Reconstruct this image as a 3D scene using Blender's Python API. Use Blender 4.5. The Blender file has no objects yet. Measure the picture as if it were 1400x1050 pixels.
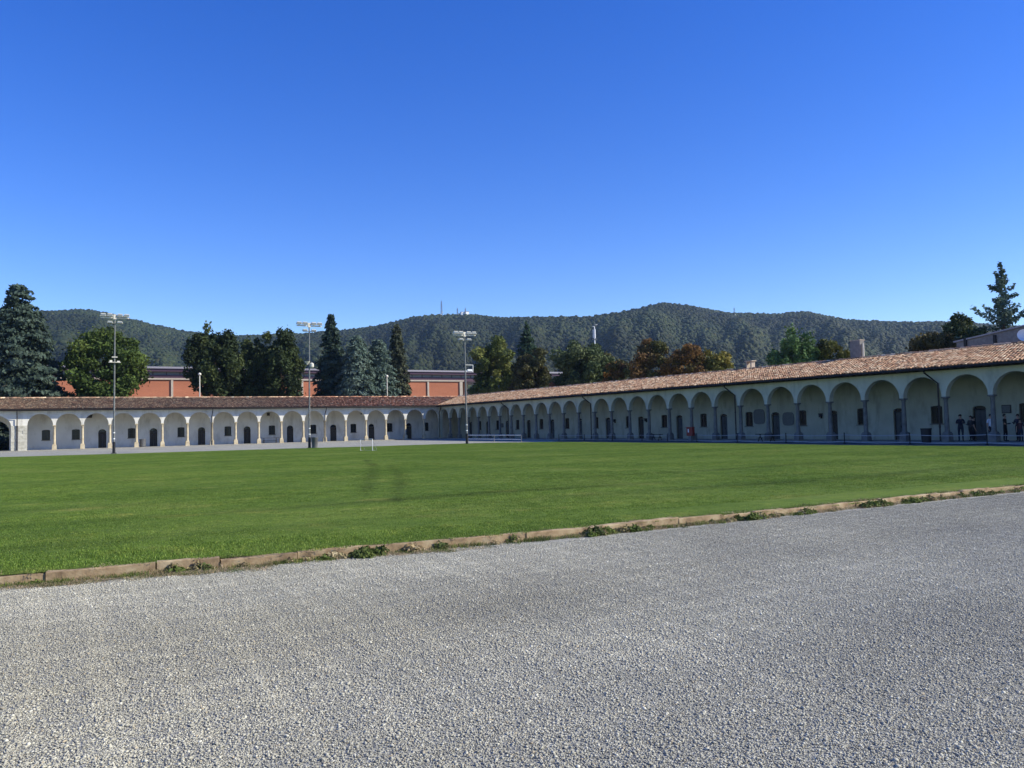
import bpy, bmesh, math, random
import numpy as np
from mathutils import Vector, Matrix, Euler

R = math.radians
scene = bpy.context.scene
col = scene.collection
S = 1.12                      # metres per survey unit

# ------------------------------------------------------------------ camera
CAM = Vector((-45.62 * S, -101.39 * S, 1.6 * S))
ya, th, ro = 0.5104, 0.0495, -0.0225
fwd_h = Vector((math.sin(ya), math.cos(ya), 0)); right = Vector((math.cos(ya), -math.sin(ya), 0))
fwd = fwd_h * math.cos(th) + Vector((0, 0, math.sin(th)))
up = -fwd_h * math.sin(th) + Vector((0, 0, math.cos(th)))
r2 = right * math.cos(ro) + up * math.sin(ro)
u2 = -right * math.sin(ro) + up * math.cos(ro)
cd = bpy.data.cameras.new('camera'); cam = bpy.data.objects.new('camera', cd); col.objects.link(cam)
cd.sensor_width = 36; cd.lens = 36 * 1127.87 / 1400; cd.clip_end = 9000; cd.clip_start = 0.05
m = Matrix.Identity(4)
for i in range(3):
    m[i][0], m[i][1], m[i][2], m[i][3] = r2[i], u2[i], -fwd[i], CAM[i]
cam.matrix_world = m
scene.camera = cam

# ------------------------------------------------------------------ sky, sun, exposure
SUN = Vector((0.70, -0.475, 0.535)).normalized()
el = math.asin(SUN.z); az = math.atan2(SUN.x, SUN.y)
w = bpy.data.worlds.new('World'); scene.world = w; w.use_nodes = True
nt = w.node_tree; bg = nt.nodes['Background']
sky = nt.nodes.new('ShaderNodeTexSky'); sky.sky_type = 'NISHITA'; sky.sun_disc = False
sky.sun_elevation = el; sky.sun_rotation = az
sky.altitude = 300; sky.air_density = 1.0; sky.dust_density = 0.05; sky.ozone_density = 4.0
hs = nt.nodes.new('ShaderNodeHueSaturation'); hs.inputs['Hue'].default_value = 0.524; hs.inputs['Saturation'].default_value = 1.33; hs.inputs['Value'].default_value = 1.2
nt.links.new(sky.outputs[0], hs.inputs['Color']); nt.links.new(hs.outputs[0], bg.inputs[0]); bg.inputs[1].default_value = 0.12
sl = bpy.data.lights.new('sun', 'SUN'); sl.energy = 5.0; sl.angle = R(0.53); sl.color = (1, 0.945, 0.79)
so = bpy.data.objects.new('sun', sl); col.objects.link(so)
so.rotation_euler = SUN.to_track_quat('Z', 'Y').to_euler(); so.location = (0, 0, 60)
vs = scene.view_settings
vs.view_transform = 'Standard'; vs.look = 'None'; vs.gamma = 1; vs.exposure = 0.5
scene.cycles.max_bounces = 6; scene.cycles.diffuse_bounces = 3; scene.cycles.volume_bounces = 1
scene.cycles.transparent_max_bounces = 6; scene.cycles.sample_clamp_indirect = 6
scene.cycles.use_denoising = True

# ------------------------------------------------------------------ helpers
rng = np.random.default_rng(7); random.seed(7)

def tag(o, label=None, cat=None, group=None, kind=None):
    if label: o['label'] = label
    if cat: o['category'] = cat
    if group: o['group'] = group
    if kind: o['kind'] = kind
    return o

def empty(name, loc, label=None, cat=None, group=None, kind=None, rz=0):
    o = bpy.data.objects.new(name, None); col.objects.link(o)
    o.location = loc; o.rotation_euler.z = rz; o.empty_display_size = 0.3
    return tag(o, label, cat, group, kind)

def new_mesh(name, verts, faces, mats=None, colors=None, smooth=False):
    """verts (n,3) array, faces list or (m,k) array, colors (n,3) per vertex"""
    me = bpy.data.meshes.new(name)
    if isinstance(faces, np.ndarray):
        v = np.asarray(verts, dtype=np.float32); k = faces.shape[1]; nf = len(faces)
        me.vertices.add(len(v)); me.vertices.foreach_set('co', v.ravel())
        me.loops.add(nf * k); me.loops.foreach_set('vertex_index', faces.astype(np.int32).ravel())
        me.polygons.add(nf)
        me.polygons.foreach_set('loop_start', np.arange(0, nf * k, k, dtype=np.int32))
        me.update(calc_edges=True); me.validate()
    else:
        me.from_pydata([tuple(map(float, p)) for p in verts], [], faces); me.update()
    if colors is not None:
        a = me.color_attributes.new('tone', 'FLOAT_COLOR', 'POINT')
        c = np.ones((len(me.vertices), 4), np.float32); c[:, :3] = colors
        a.data.foreach_set('color', c.ravel())
    for mt in (mats or []): me.materials.append(mt)
    if smooth: me.polygons.foreach_set('use_smooth', np.ones(len(me.polygons), bool))
    return me

def link(name, me, parent=None, loc=None):
    o = bpy.data.objects.new(name, me); col.objects.link(o)
    if parent is not None: o.parent = parent
    if loc is not None: o.location = loc
    return o

class MB:
    """collects simple solids into one mesh"""
    def __init__(s): s.v = []; s.f = []
    def add(s, vs, fs):
        n = len(s.v); s.v += [tuple(p) for p in vs]; s.f += [tuple(i + n for i in f) for f in fs]; return s
    def box(s, c, d, rz=0, taper=1.0):
        x, y, z = d[0] / 2, d[1] / 2, d[2] / 2; cs, sn = math.cos(rz), math.sin(rz); vs = []
        for k in (-1, 1):
            t = taper if k > 0 else 1
            for a, b in ((-1, -1), (1, -1), (1, 1), (-1, 1)):
                px, py = a * x * t, b * y * t
                vs.append((c[0] + px * cs - py * sn, c[1] + px * sn + py * cs, c[2] + k * z))
        return s.add(vs, [(0, 3, 2, 1), (4, 5, 6, 7), (0, 1, 5, 4), (1, 2, 6, 5), (2, 3, 7, 6), (3, 0, 4, 7)])
    def tube(s, pts, rad, n=8):
        pts = [Vector(p) for p in pts]; rads = rad if hasattr(rad, '__len__') else [rad] * len(pts)
        vs = []; fs = []
        for i, p in enumerate(pts):
            d = (pts[min(i + 1, len(pts) - 1)] - pts[max(i - 1, 0)]).normalized()
            a = d.cross(Vector((0, 0, 1)) if abs(d.z) < 0.95 else Vector((1, 0, 0))).normalized(); b = d.cross(a)
            for k in range(n):
                t = 2 * math.pi * k / n; vs.append(p + (a * math.cos(t) + b * math.sin(t)) * rads[i])
        for i in range(len(pts) - 1):
            for k in range(n):
                fs.append((i * n + k, i * n + (k + 1) % n, (i + 1) * n + (k + 1) % n, (i + 1) * n + k))
        fs.append(tuple(range(n))[::-1]); fs.append(tuple((len(pts) - 1) * n + k for k in range(n)))
        return s.add(vs, fs)
    def lathe(s, prof, n=12, c=(0, 0, 0)):
        vs = []; fs = []
        for (r, z) in prof:
            for k in range(n):
                t = 2 * math.pi * k / n; vs.append((c[0] + r * math.cos(t), c[1] + r * math.sin(t), c[2] + z))
        for i in range(len(prof) - 1):
            for k in range(n):
                fs.append((i * n + k, i * n + (k + 1) % n, (i + 1) * n + (k + 1) % n, (i + 1) * n + k))
        fs.append(tuple(range(n))[::-1]); fs.append(tuple((len(prof) - 1) * n + k for k in range(n)))
        return s.add(vs, fs)
    def mesh(s, name, mat, smooth=False):
        me = new_mesh(name, s.v, s.f, [mat])
        if smooth:
            me.polygons.foreach_set('use_smooth', np.ones(len(me.polygons), bool))
            me.set_sharp_from_angle(angle=R(40))
        return me
    def build(s, name, mat, parent=None, loc=None, smooth=False):
        return link(name, s.mesh(name, mat, smooth), parent, loc)

# ------------------------------------------------------------------ materials
M = {}
def nodes(name):
    mt = bpy.data.materials.new(name); mt.use_nodes = True; M[name] = mt
    return mt, mt.node_tree, mt.node_tree.nodes['Principled BSDF']

def ramp(nt, fac, stops):
    r = nt.nodes.new('ShaderNodeValToRGB'); e = r.color_ramp.elements
    while len(e) < len(stops): e.new(0.5)
    for i, (p, c) in enumerate(stops):
        e[i].position = p; e[i].color = (*c, 1)
    nt.links.new(fac, r.inputs[0]); return r.outputs[0]

def noise(nt, scale, detail=5, vec=None, rough=0.55, stretch=None):
    n = nt.nodes.new('ShaderNodeTexNoise'); n.inputs['Scale'].default_value = scale
    n.inputs['Detail'].default_value = detail; n.inputs['Roughness'].default_value = rough
    if vec is None:
        vec = nt.nodes.new('ShaderNodeNewGeometry').outputs['Position']
    if stretch:
        mp = nt.nodes.new('ShaderNodeMapping'); mp.inputs['Scale'].default_value = stretch
        nt.links.new(vec, mp.inputs[0]); vec = mp.outputs[0]
    nt.links.new(vec, n.inputs['Vector']); return n.outputs['Fac']

def mixc(nt, a, b, fac, mode='MIX'):
    mx = nt.nodes.new('ShaderNodeMix'); mx.data_type = 'RGBA'; mx.blend_type = mode
    for sock, val in ((mx.inputs[0], fac), (mx.inputs[6], a), (mx.inputs[7], b)):
        if hasattr(val, 'links') or hasattr(val, 'is_linked'): nt.links.new(val, sock)
        elif isinstance(val, (int, float)): sock.default_value = val
        else: sock.default_value = (*val, 1)
    return mx.outputs[2]

def bump(nt, p, h, strength, dist):
    b = nt.nodes.new('ShaderNodeBump'); b.inputs['Strength'].default_value = strength
    b.inputs['Distance'].default_value = dist
    nt.links.new(h, b.inputs['Height']); nt.links.new(b.outputs[0], p.inputs['Normal'])

def mat_noise(name, stops, scale=3, rough=0.85, detail=6, bmp=0.0, bscale=30, bdist=0.01, metallic=0, stretch=None, spec=0.3):
    mt, nt, p = nodes(name)
    nt.links.new(ramp(nt, noise(nt, scale, detail, stretch=stretch), stops), p.inputs['Base Color'])
    p.inputs['Roughness'].default_value = rough; p.inputs['Metallic'].default_value = metallic
    p.inputs['Specular IOR Level'].default_value = spec
    if bmp: bump(nt, p, noise(nt, bscale, 4), bmp, bdist)
    return mt

def mat_plain(name, c, rough=0.6, metallic=0, var=0.12, scale=4, spec=0.3):
    d = tuple(max(0, x * (1 - var)) for x in c); e = tuple(min(1, x * (1 + var)) for x in c)
    return mat_noise(name, [(0.3, d), (0.7, e)], scale, rough, 4, metallic=metallic, spec=spec)

def mat_tone(name, rough=0.8, extra=None, spec=0.2):
    """colour stored per vertex on the pieces themselves, with fine grain"""
    mt, nt, p = nodes(name)
    a = nt.nodes.new('ShaderNodeAttribute'); a.attribute_name = 'tone'
    g = ramp(nt, noise(nt, 14, 5), [(0.25, (0.72, 0.72, 0.72)), (0.75, (1.15, 1.13, 1.1))])
    nt.links.new(mixc(nt, a.outputs['Color'], g, 1.0, 'MULTIPLY'), p.inputs['Base Color'])
    p.inputs['Roughness'].default_value = rough; p.inputs['Specular IOR Level'].default_value = spec
    return mt

def plaster(name, a, b, stain, seedoff):
    mt, nt, p = nodes(name)
    base = ramp(nt, noise(nt, 0.6, 7), [(0.35, a), (0.68, b)])
    st = ramp(nt, noise(nt, 1.3, 8, stretch=(1, 1, 0.35), rough=0.65), [(0.50, (0, 0, 0)), (0.70, (1, 1, 1))])
    nt.links.new(mixc(nt, base, stain, st), p.inputs['Base Color'])
    p.inputs['Roughness'].default_value = 0.92; p.inputs['Specular IOR Level'].default_value = 0.15
    bump(nt, p, noise(nt, 8, 6), 0.25, 0.03)
    return mt

plaster('plaster_grey', (0.60, 0.575, 0.51), (0.70, 0.68, 0.61), (0.46, 0.44, 0.38), 0)
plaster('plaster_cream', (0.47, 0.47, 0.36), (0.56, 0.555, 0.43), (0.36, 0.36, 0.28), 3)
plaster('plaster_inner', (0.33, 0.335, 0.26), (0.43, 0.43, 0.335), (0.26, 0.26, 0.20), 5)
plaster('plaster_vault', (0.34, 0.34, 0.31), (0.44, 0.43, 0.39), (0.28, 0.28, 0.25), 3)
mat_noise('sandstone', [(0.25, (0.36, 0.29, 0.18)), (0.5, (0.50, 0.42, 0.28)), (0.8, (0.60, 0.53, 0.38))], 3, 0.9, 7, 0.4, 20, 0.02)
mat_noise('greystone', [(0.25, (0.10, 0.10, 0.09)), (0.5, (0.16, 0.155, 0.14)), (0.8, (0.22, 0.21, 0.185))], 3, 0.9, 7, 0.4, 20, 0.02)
mat_noise('rubble', [(0.25, (0.30, 0.28, 0.22)), (0.5, (0.48, 0.46, 0.38)), (0.8, (0.60, 0.58, 0.50))], 2.2, 0.9, 8, 0.6, 9, 0.04)
mat_noise('kerbstone', [(0.25, (0.15, 0.10, 0.055)), (0.48, (0.31, 0.22, 0.125)), (0.72, (0.45, 0.36, 0.22))], 5.5, 0.95, 8, 0.6, 40, 0.01)
mat_noise('dark_wood', [(0.3, (0.022, 0.018, 0.015)), (0.7, (0.06, 0.048, 0.038))], 6, 0.7, 5, stretch=(1, 1, 6))
mat_noise('eave_wood', [(0.3, (0.06, 0.045, 0.035)), (0.7, (0.11, 0.085, 0.065))], 4, 0.8, 5)
mat_noise('slate_door', [(0.3, (0.035, 0.04, 0.045)), (0.7, (0.075, 0.08, 0.08))], 5, 0.6, 5, stretch=(1, 1, .3))
mat_plain('copper_pipe', (0.035, 0.028, 0.026), 0.5, 0.3)
mat_plain('iron', (0.025, 0.025, 0.027), 0.5, 0.5)
mat_plain('galvanised', (0.17, 0.175, 0.165), 0.55, 0.3, 0.25)
mat_plain('lamp_white', (0.62, 0.59, 0.50), 0.5)
mat_plain('white_paint', (0.8, 0.8, 0.78), 0.5, var=0.06)
mat_plain('tape', (0.42, 0.42, 0.43), 0.5, var=0.1)
mat_plain('red_paint', (0.26, 0.035, 0.022), 0.45)
mat_plain('bin_grey', (0.12, 0.12, 0.12), 0.5, 0.2)
mat_plain('bin_black', (0.02, 0.02, 0.022), 0.5)
mat_plain('bark', (0.07, 0.052, 0.038), 0.95, 0, 0.4, 5)
mat_noise('floor_slab', [(0.3, (0.24, 0.23, 0.21)), (0.7, (0.36, 0.34, 0.30))], 1.5, 0.9, 6)
mat_tone('tile_red'); mat_tone('brick'); mat_tone('stone_chip', 0.9)
mat_plain('mortar', (0.34, 0.20, 0.14), 0.95)
mat_plain('pale_concrete', (0.42, 0.36, 0.29), 0.9)
mat_plain('purple_metal', (0.075, 0.042, 0.062), 0.5, 0.1)
mat_plain('roof_metal', (0.26, 0.25, 0.28), 0.5, 0.1)
mat_plain('grey_wall', (0.17, 0.165, 0.17), 0.9, var=0.2)
mat_plain('chimney_grey', (0.20, 0.19, 0.18), 0.9, var=0.2)
mat_plain('plaque', (0.13, 0.135, 0.13), 0.8, var=0.25, scale=9)
mt, nt, p = nodes('pane'); p.inputs['Base Color'].default_value = (0.012, 0.014, 0.018, 1); p.inputs['Roughness'].default_value = 0.15; p.inputs['Specular IOR Level'].default_value = 0.4
mt, nt, p = nodes('band_glass'); p.inputs['Base Color'].default_value = (0.20, 0.23, 0.24, 1); p.inputs['Roughness'].default_value = 0.3

# gravel ground
mt, nt, p = nodes('gravel')
pos = nt.nodes.new('ShaderNodeNewGeometry').outputs['Position']
vo = nt.nodes.new('ShaderNodeTexVoronoi'); vo.inputs['Scale'].default_value = 55; nt.links.new(pos, vo.inputs['Vector'])
sepc = nt.nodes.new('ShaderNodeSeparateColor'); nt.links.new(vo.outputs['Color'], sepc.inputs[0])
g1 = ramp(nt, sepc.outputs[0], [(0.0, (0.19, 0.187, 0.158)), (0.5, (0.32, 0.314, 0.268)), (1.0, (0.45, 0.442, 0.38))])
g2 = ramp(nt, noise(nt, 0.25, 6), [(0.3, (0.82, 0.82, 0.84)), (0.7, (1.1, 1.09, 1.05))])
nt.links.new(mixc(nt, g1, g2, 1.0, 'MULTIPLY'), p.inputs['Base Color'])
p.inputs['Roughness'].default_value = 0.95; p.inputs['Specular IOR Level'].default_value = 0.2
bump(nt, p, vo.outputs['Distance'], 0.8, 0.012)

# stones of the gravel: tone on the stone times a per-patch variation
mt, nt, p = nodes('gravel_stone')
a = nt.nodes.new('ShaderNodeAttribute'); a.attribute_name = 'tone'
g2 = ramp(nt, noise(nt, 0.35, 6), [(0.3, (0.80, 0.80, 0.80)), (0.7, (1.12, 1.11, 1.08))])
g3 = ramp(nt, noise(nt, 0.10, 4, stretch=(1, 2.2, 1)), [(0.35, (0.86, 0.85, 0.82)), (0.62, (1.06, 1.06, 1.06))])
g2 = mixc(nt, g2, g3, 1.0, 'MULTIPLY')
nt.links.new(mixc(nt, a.outputs['Color'], g2, 1.0, 'MULTIPLY'), p.inputs['Base Color'])
p.inputs['Roughness'].default_value = 0.85; p.inputs['Specular IOR Level'].default_value = 0.25

# turf
def turf_colour(nt):
    b = ramp(nt, noise(nt, 0.20, 7, rough=.65), [(0.3, (0.106, 0.182, 0.026)), (0.52, (0.142, 0.225, 0.034)), (0.72, (0.192, 0.260, 0.052))])
    c = ramp(nt, noise(nt, 0.55, 5, stretch=(0.10, 1, 1)), [(0.34, (0.84, 0.88, 0.85)), (0.60, (1.06, 1.04, 1.04))])
    d = ramp(nt, noise(nt, 6, 4), [(0.3, (0.78, 0.82, 0.78)), (0.7, (1.20, 1.14, 1.15))])
    e = ramp(nt, noise(nt, 0.8, 6, rough=.7), [(0.56, (1, 1, 1)), (0.74, (1.5, 1.16, 1.4))])
    return mixc(nt, mixc(nt, mixc(nt, b, c, 1.0, 'MULTIPLY'), d, 1.0, 'MULTIPLY'), e, 1.0, 'MULTIPLY')
mt, nt, p = nodes('turf')
a = nt.nodes.new('ShaderNodeAttribute'); a.attribute_name = 'tone'
nt.links.new(mixc(nt, mixc(nt, turf_colour(nt), (0.8, 0.77, 0.75), 1.0, 'MULTIPLY'), a.outputs['Color'], 1.0, 'MULTIPLY'), p.inputs['Base Color'])
p.inputs['Roughness'].default_value = 0.9; p.inputs['Specular IOR Level'].default_value = 0.1
bump(nt, p, noise(nt, 30, 4), 1.0, 0.03)
mt, nt, p = nodes('grass_blade')
a = nt.nodes.new('ShaderNodeAttribute'); a.attribute_name = 'tone'
ti = nt.nodes.new('ShaderNodeAttribute'); ti.attribute_name = 'tint'; ti.attribute_type = 'INSTANCER'
c1 = mixc(nt, turf_colour(nt), a.outputs['Color'], 1.0, 'MULTIPLY')
c2 = mixc(nt, c1, ti.outputs['Color'], 1.0, 'MULTIPLY')
nt.links.new(c2, p.inputs['Base Color'])
p.inputs['Roughness'].default_value = 0.55; p.inputs['Specular IOR Level'].default_value = 0.25
tr = nt.nodes.new('ShaderNodeBsdfTranslucent'); nt.links.new(c2, tr.inputs[0])
ms = nt.nodes.new('ShaderNodeMixShader'); ms.inputs[0].default_value = 0.35
nt.links.new(p.outputs[0], ms.inputs[1]); nt.links.new(tr.outputs[0], ms.inputs[2])
nt.links.new(ms.outputs[0], nt.nodes['Material Output'].inputs[0])

# foliage
def foliage_mat(name, instancer=False, transl=0.22):
    mt, nt, p = nodes(name)
    a = nt.nodes.new('ShaderNodeAttribute'); a.attribute_name = 'tint' if instancer else 'tone'
    c = a.outputs['Color']
    if instancer:
        a.attribute_type = 'INSTANCER'
        g = ramp(nt, noise(nt, 0.6, 4), [(0.3, (0.6, 0.62, 0.6)), (0.7, (1.3, 1.28, 1.25))])
        c = mixc(nt, c, g, 1.0, 'MULTIPLY')
    nt.links.new(c, p.inputs['Base Color']); p.inputs['Roughness'].default_value = 0.7; p.inputs['Specular IOR Level'].default_value = 0.15
    if transl:
        tr = nt.nodes.new('ShaderNodeBsdfTranslucent'); nt.links.new(c, tr.inputs[0])
        ms = nt.nodes.new('ShaderNodeMixShader'); ms.inputs[0].default_value = transl
        nt.links.new(p.outputs[0], ms.inputs[1]); nt.links.new(tr.outputs[0], ms.inputs[2])
        nt.links.new(ms.outputs[0], nt.nodes['Material Output'].inputs[0])
    return mt
foliage_mat('foliage'); foliage_mat('far_foliage', True, 0)
mat_noise('hill_soil', [(0.3, (0.018, 0.026, 0.012)), (0.7, (0.035, 0.045, 0.02))], 0.02, 1.0, 6)

# ------------------------------------------------------------------ scatter ("stuff" made of tiny copies)
def scatter(name, pts, rotz, scl, idx, tint, variants, label, cat, parent=None):
    """one object whose points carry copies of a few small meshes"""
    src = bpy.data.collections.new(name + '_pieces')
    for i, me in enumerate(variants):
        src.objects.link(bpy.data.objects.new('%s_piece_%02d' % (name, i), me))
    n = len(pts)
    me = bpy.data.meshes.new(name); me.vertices.add(n)
    me.vertices.foreach_set('co', np.asarray(pts, np.float32).ravel())
    def attr(nm, typ, data, key):
        at = me.attributes.new(nm, typ, 'POINT'); at.data.foreach_set(key, np.ascontiguousarray(data).ravel())
    rot = np.zeros((n, 3), np.float32); rot[:, 2] = rotz
    attr('rot', 'FLOAT_VECTOR', rot, 'vector')
    attr('scl', 'FLOAT_VECTOR', np.asarray(scl, np.float32), 'vector')
    attr('idx', 'INT', np.asarray(idx, np.int32), 'value')
    attr('tint', 'FLOAT_VECTOR', np.asarray(tint, np.float32), 'vector')
    o = link(name, me, parent)
    ng = bpy.data.node_groups.new(name + '_scatter', 'GeometryNodeTree')
    ng.interface.new_socket('Geometry', in_out='INPUT', socket_type='NodeSocketGeometry')
    ng.interface.new_socket('Geometry', in_out='OUTPUT', socket_type='NodeSocketGeometry')
    N = ng.nodes.new; gi = N('NodeGroupInput'); go = N('NodeGroupOutput')
    ci = N('GeometryNodeCollectionInfo'); ci.inputs['Collection'].default_value = src
    ci.inputs['Separate Children'].default_value = True; ci.inputs['Reset Children'].default_value = True
    ip = N('GeometryNodeInstanceOnPoints'); ip.inputs['Pick Instance'].default_value = True
    def na(nm, t):
        q = N('GeometryNodeInputNamedAttribute'); q.data_type = t; q.inputs['Name'].default_value = nm; return q.outputs['Attribute']
    L = ng.links.new
    L(gi.outputs[0], ip.inputs['Points']); L(ci.outputs[0], ip.inputs['Instance'])
    L(na('idx', 'INT'), ip.inputs['Instance Index'])
    e2r = N('FunctionNodeEulerToRotation'); L(na('rot', 'FLOAT_VECTOR'), e2r.inputs[0]); L(e2r.outputs[0], ip.inputs['Rotation'])
    L(na('scl', 'FLOAT_VECTOR'), ip.inputs['Scale']); L(ip.outputs[0], go.inputs[0])
    md = o.modifiers.new('scatter', 'NODES'); md.node_group = ng
    return tag(o, label, cat, kind='stuff')

def icos(sub):
    bm = bmesh.new(); bmesh.ops.create_icosphere(bm, subdivisions=sub, radius=1)
    v = np.array([tuple(q.co) for q in bm.verts]); f = np.array([[q.index for q in fc.verts] for fc in bm.faces]); bm.free()
    return v, f

# ================================================================== GROUND
tag(MB().add([(-3200, -3200, -.02), (3200, -3200, -.02), (3200, 3200, -.02), (-3200, 3200, -.02)], [(0, 1, 2, 3)]).build('ground', M['gravel']), kind='structure')

KERB = [(-75, -90.3), (-46.1, -90.75), (-43.4, -91.05), (-40, -91.27), (-36, -91.36), (-27.5, -91.3), (-4, -91.1)]
KX = np.array([a * S for a, b in KERB]); KY = np.array([b * S for a, b in KERB])
def kerb_y(x): return float(np.interp(x, KX, KY))
FAR = [(-75, -24.5), (-49, -27), (-30, -31.5), (-16, -34.2), (-11.5, -36), (-8.2, -40.5), (-6.9, -47)]
FX = np.array([a * S for a, b in FAR]); FY = np.array([b * S for a, b in FAR])
def far_y(x): return float(np.interp(x, FX, FY))
X_R = -6.9 * S
def turf_z(y): return 0.095 + (0.03 - 0.095) * min(1, max(0, (y + 102) / 62))
# turf sheet
TRACKS = [[(-36.2, -70.8), (-38.4, -78), (-40.26, -83.1), (-42.54, -89.1), (-44.2, -93.5)], [(-37.4, -77.5), (-40.4, -86.2), (-41.9, -90.2), (-43.2, -93.2), (-44.1, -95.5)]]
def lawn_tint(x, y):
    # darker flattened wheel tracks that run from the goal towards the camera, and a mower's edge lines
    q = np.ones((len(x), 3))
    for line in TRACKS:
        best = np.full(len(x), 9.0)
        for (x0, y0), (x1, y1) in zip(line[:-1], line[1:]):
            t = np.clip(((x - x0) * (x1 - x0) + (y - y0) * (y1 - y0)) / ((x1 - x0) ** 2 + (y1 - y0) ** 2), 0, 1)
            best = np.minimum(best, np.hypot(x - x0 - t * (x1 - x0), y - y0 - t * (y1 - y0)))
        q *= (1 - .42 * np.exp(-(best / .17) ** 2) * (.75 + .25 * np.sin(y * 1.3)))[:, None]
    for yl, am in ((-92.0, .22), (-95.6, .34), (-97.7, .26), (-99.4, .2)):
        q *= (1 - am * np.exp(-((y - yl + .01 * x + .35 * np.sin(x * .35)) / .45) ** 2) * (.55 + .45 * np.sin(x * .23 + yl)))[:, None]
    return q
xs = np.linspace(-84, X_R, 440); NK = 261
y0_ = np.array([kerb_y(x) + .06 for x in xs]); y1_ = np.array([far_y(x) for x in xs]); kk = np.linspace(0, 1, NK)
LX = np.repeat(xs[:, None], NK, 1); LY = y0_[:, None] + (y1_ - y0_)[:, None] * kk[None]
LZ = 0.095 + (0.03 - 0.095) * np.clip((LY + 102) / 62, 0, 1) + np.where((kk > .02) & (kk < .98), .03, 0)[None] * np.sin(LX * .21 + LY * .13) * np.sin(LY * .17)
LZ[:, -1] = .005
V = np.stack([LX, LY, LZ], -1).reshape(-1, 3)
ii, jj = np.meshgrid(np.arange(len(xs) - 1), np.arange(NK - 1), indexing='ij'); b0 = (ii * NK + jj).ravel()
turf = link('lawn', new_mesh('lawn', V, np.stack([b0, b0 + NK, b0 + NK + 1, b0 + 1], 1), [M['turf']], lawn_tint(V[:, 0], V[:, 1]), smooth=True)); tag(turf, kind='structure')

mat_noise('shade_gravel', [(0.3, (0.075, 0.073, 0.068)), (0.7, (0.12, 0.117, 0.108))], 2.0, .95, 7, .4, 60, .01)  # ground tone darkened to deepen the right wing's shade on the gravel
tag(MB().add([(X_R - .1, -112, -.014), (-.4, -112, -.014), (-.4, -38, -.014), (-4.0, -38, -.014), (X_R - .1, -46, -.014)], [(0, 1, 2, 3, 4)]).build('shade_strip', M['shade_gravel']), kind='structure')  # added dark sheet, shade painted in, about as wide as the wing's shadow

# kerb of single stones
kerb = empty('kerb', (-45, kerb_y(-45), 0), kind='structure')
x = -80.0; kv = []
for q in range(5):
    b = MB().box((0, 0, 0), (1, 1, 1)); bm = bmesh.new(); tmp = b.mesh('kerb_stone', M['kerbstone']); bm.from_mesh(tmp)
    bmesh.ops.subdivide_edges(bm, edges=[e for e in bm.edges if abs((e.verts[0].co - e.verts[1].co).x) > .5], cuts=3)
    bmesh.ops.bevel(bm, geom=[e for e in bm.edges if abs((e.verts[0].co - e.verts[1].co).x) > .1 and e.verts[0].co.z > 0], offset=0.06, segments=1, affect='EDGES')
    rr = random.Random(q)
    for v in bm.verts: v.co += Vector((0, rr.uniform(-.05, .05), rr.uniform(-.05, .05) if v.co.z > 0 else 0))
    bm.to_mesh(tmp); bm.free(); kv.append(tmp)
k = 0
while x < -8:
    Lk = random.choice((0.78, 1.0, 1.02, 1.0, 1.25)); xc = x + Lk / 2
    o = link('kerb_stone', kv[k % 5], kerb)
    ang = math.atan2(kerb_y(xc + .5) - kerb_y(xc - .5), 1)
    o.location = Vector((xc, kerb_y(xc) + random.uniform(-.012, .012), 0.006 + random.uniform(-.016, .012))) - kerb.location
    o.scale = (Lk - random.choice((.002, .004, .008, .014)), 0.13, 0.20 + random.uniform(-.02, .01)); o.rotation_euler = (random.uniform(-.05, .03), random.uniform(-.008, .008), ang + random.uniform(-.012, .012))
    x += Lk; k += 1

# ================================================================== THE TWO ARCADED WINGS
SPR, RISE, APEX = 3.0, 1.37, 4.37
EAVE_Z, RIDGE_Z, OV, RD, BACKD, CELLD, TOPZ = 4.88, 6.42, 1.0, 5.6, 3.6, 9.0, 4.72
WALL_T = 0.42
def arch_pts(s0, s1, spring, rise, n=14):
    c, h = (s0 + s1) / 2, (s1 - s0) / 2
    return [(c - h * math.cos(math.pi * i / n), spring + rise * math.sin(math.pi * i / n)) for i in range(n + 1)]

def holed_wall(mp, s0, s1, top, d0, d1, openings):
    """wall with real openings; openings = [(a, b, sill, [(s,z)...] head line)] sorted by a; mp maps (s, depth, z) to the world"""
    mb = MB(); cur = s0
    def quad(poly):
        mb.add([mp(s, d0, z) for s, z in poly], [tuple(range(len(poly)))])
        mb.add([mp(s, d1, z) for s, z in poly], [tuple(range(len(poly)))[::-1]])
    def reveal(a, b): mb.add([mp(a[0], d0, a[1]), mp(b[0], d0, b[1]), mp(b[0], d1, b[1]), mp(a[0], d1, a[1])], [(0, 1, 2, 3)])
    for a, b, sill, head in openings:
        if a > cur + 1e-4: quad([(cur, 0), (a, 0), (a, top), (cur, top)])
        for i in range(len(head) - 1):
            quad([head[i], head[i + 1], (head[i + 1][0], top), (head[i][0], top)]); reveal(head[i], head[i + 1])
        if sill > 0.01:
            quad([(a, 0), (b, 0), (b, sill), (a, sill)]); reveal((a, sill), (b, sill))
        reveal((a, sill), head[0]); reveal((b, sill), head[-1])
        cur = b
    if cur < s1: quad([(cur, 0), (s1, 0), (s1, top), (cur, top)])
    mb.add([mp(s0, d0, top), mp(s1, d0, top), mp(s1, d1, top), mp(s0, d1, top)], [(0, 1, 2, 3)])
    for s in (s0, s1): mb.add([mp(s, d0, 0), mp(s, d1, 0), mp(s, d1, top), mp(s, d0, top)], [(0, 1, 2, 3)])
    return mb

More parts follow.
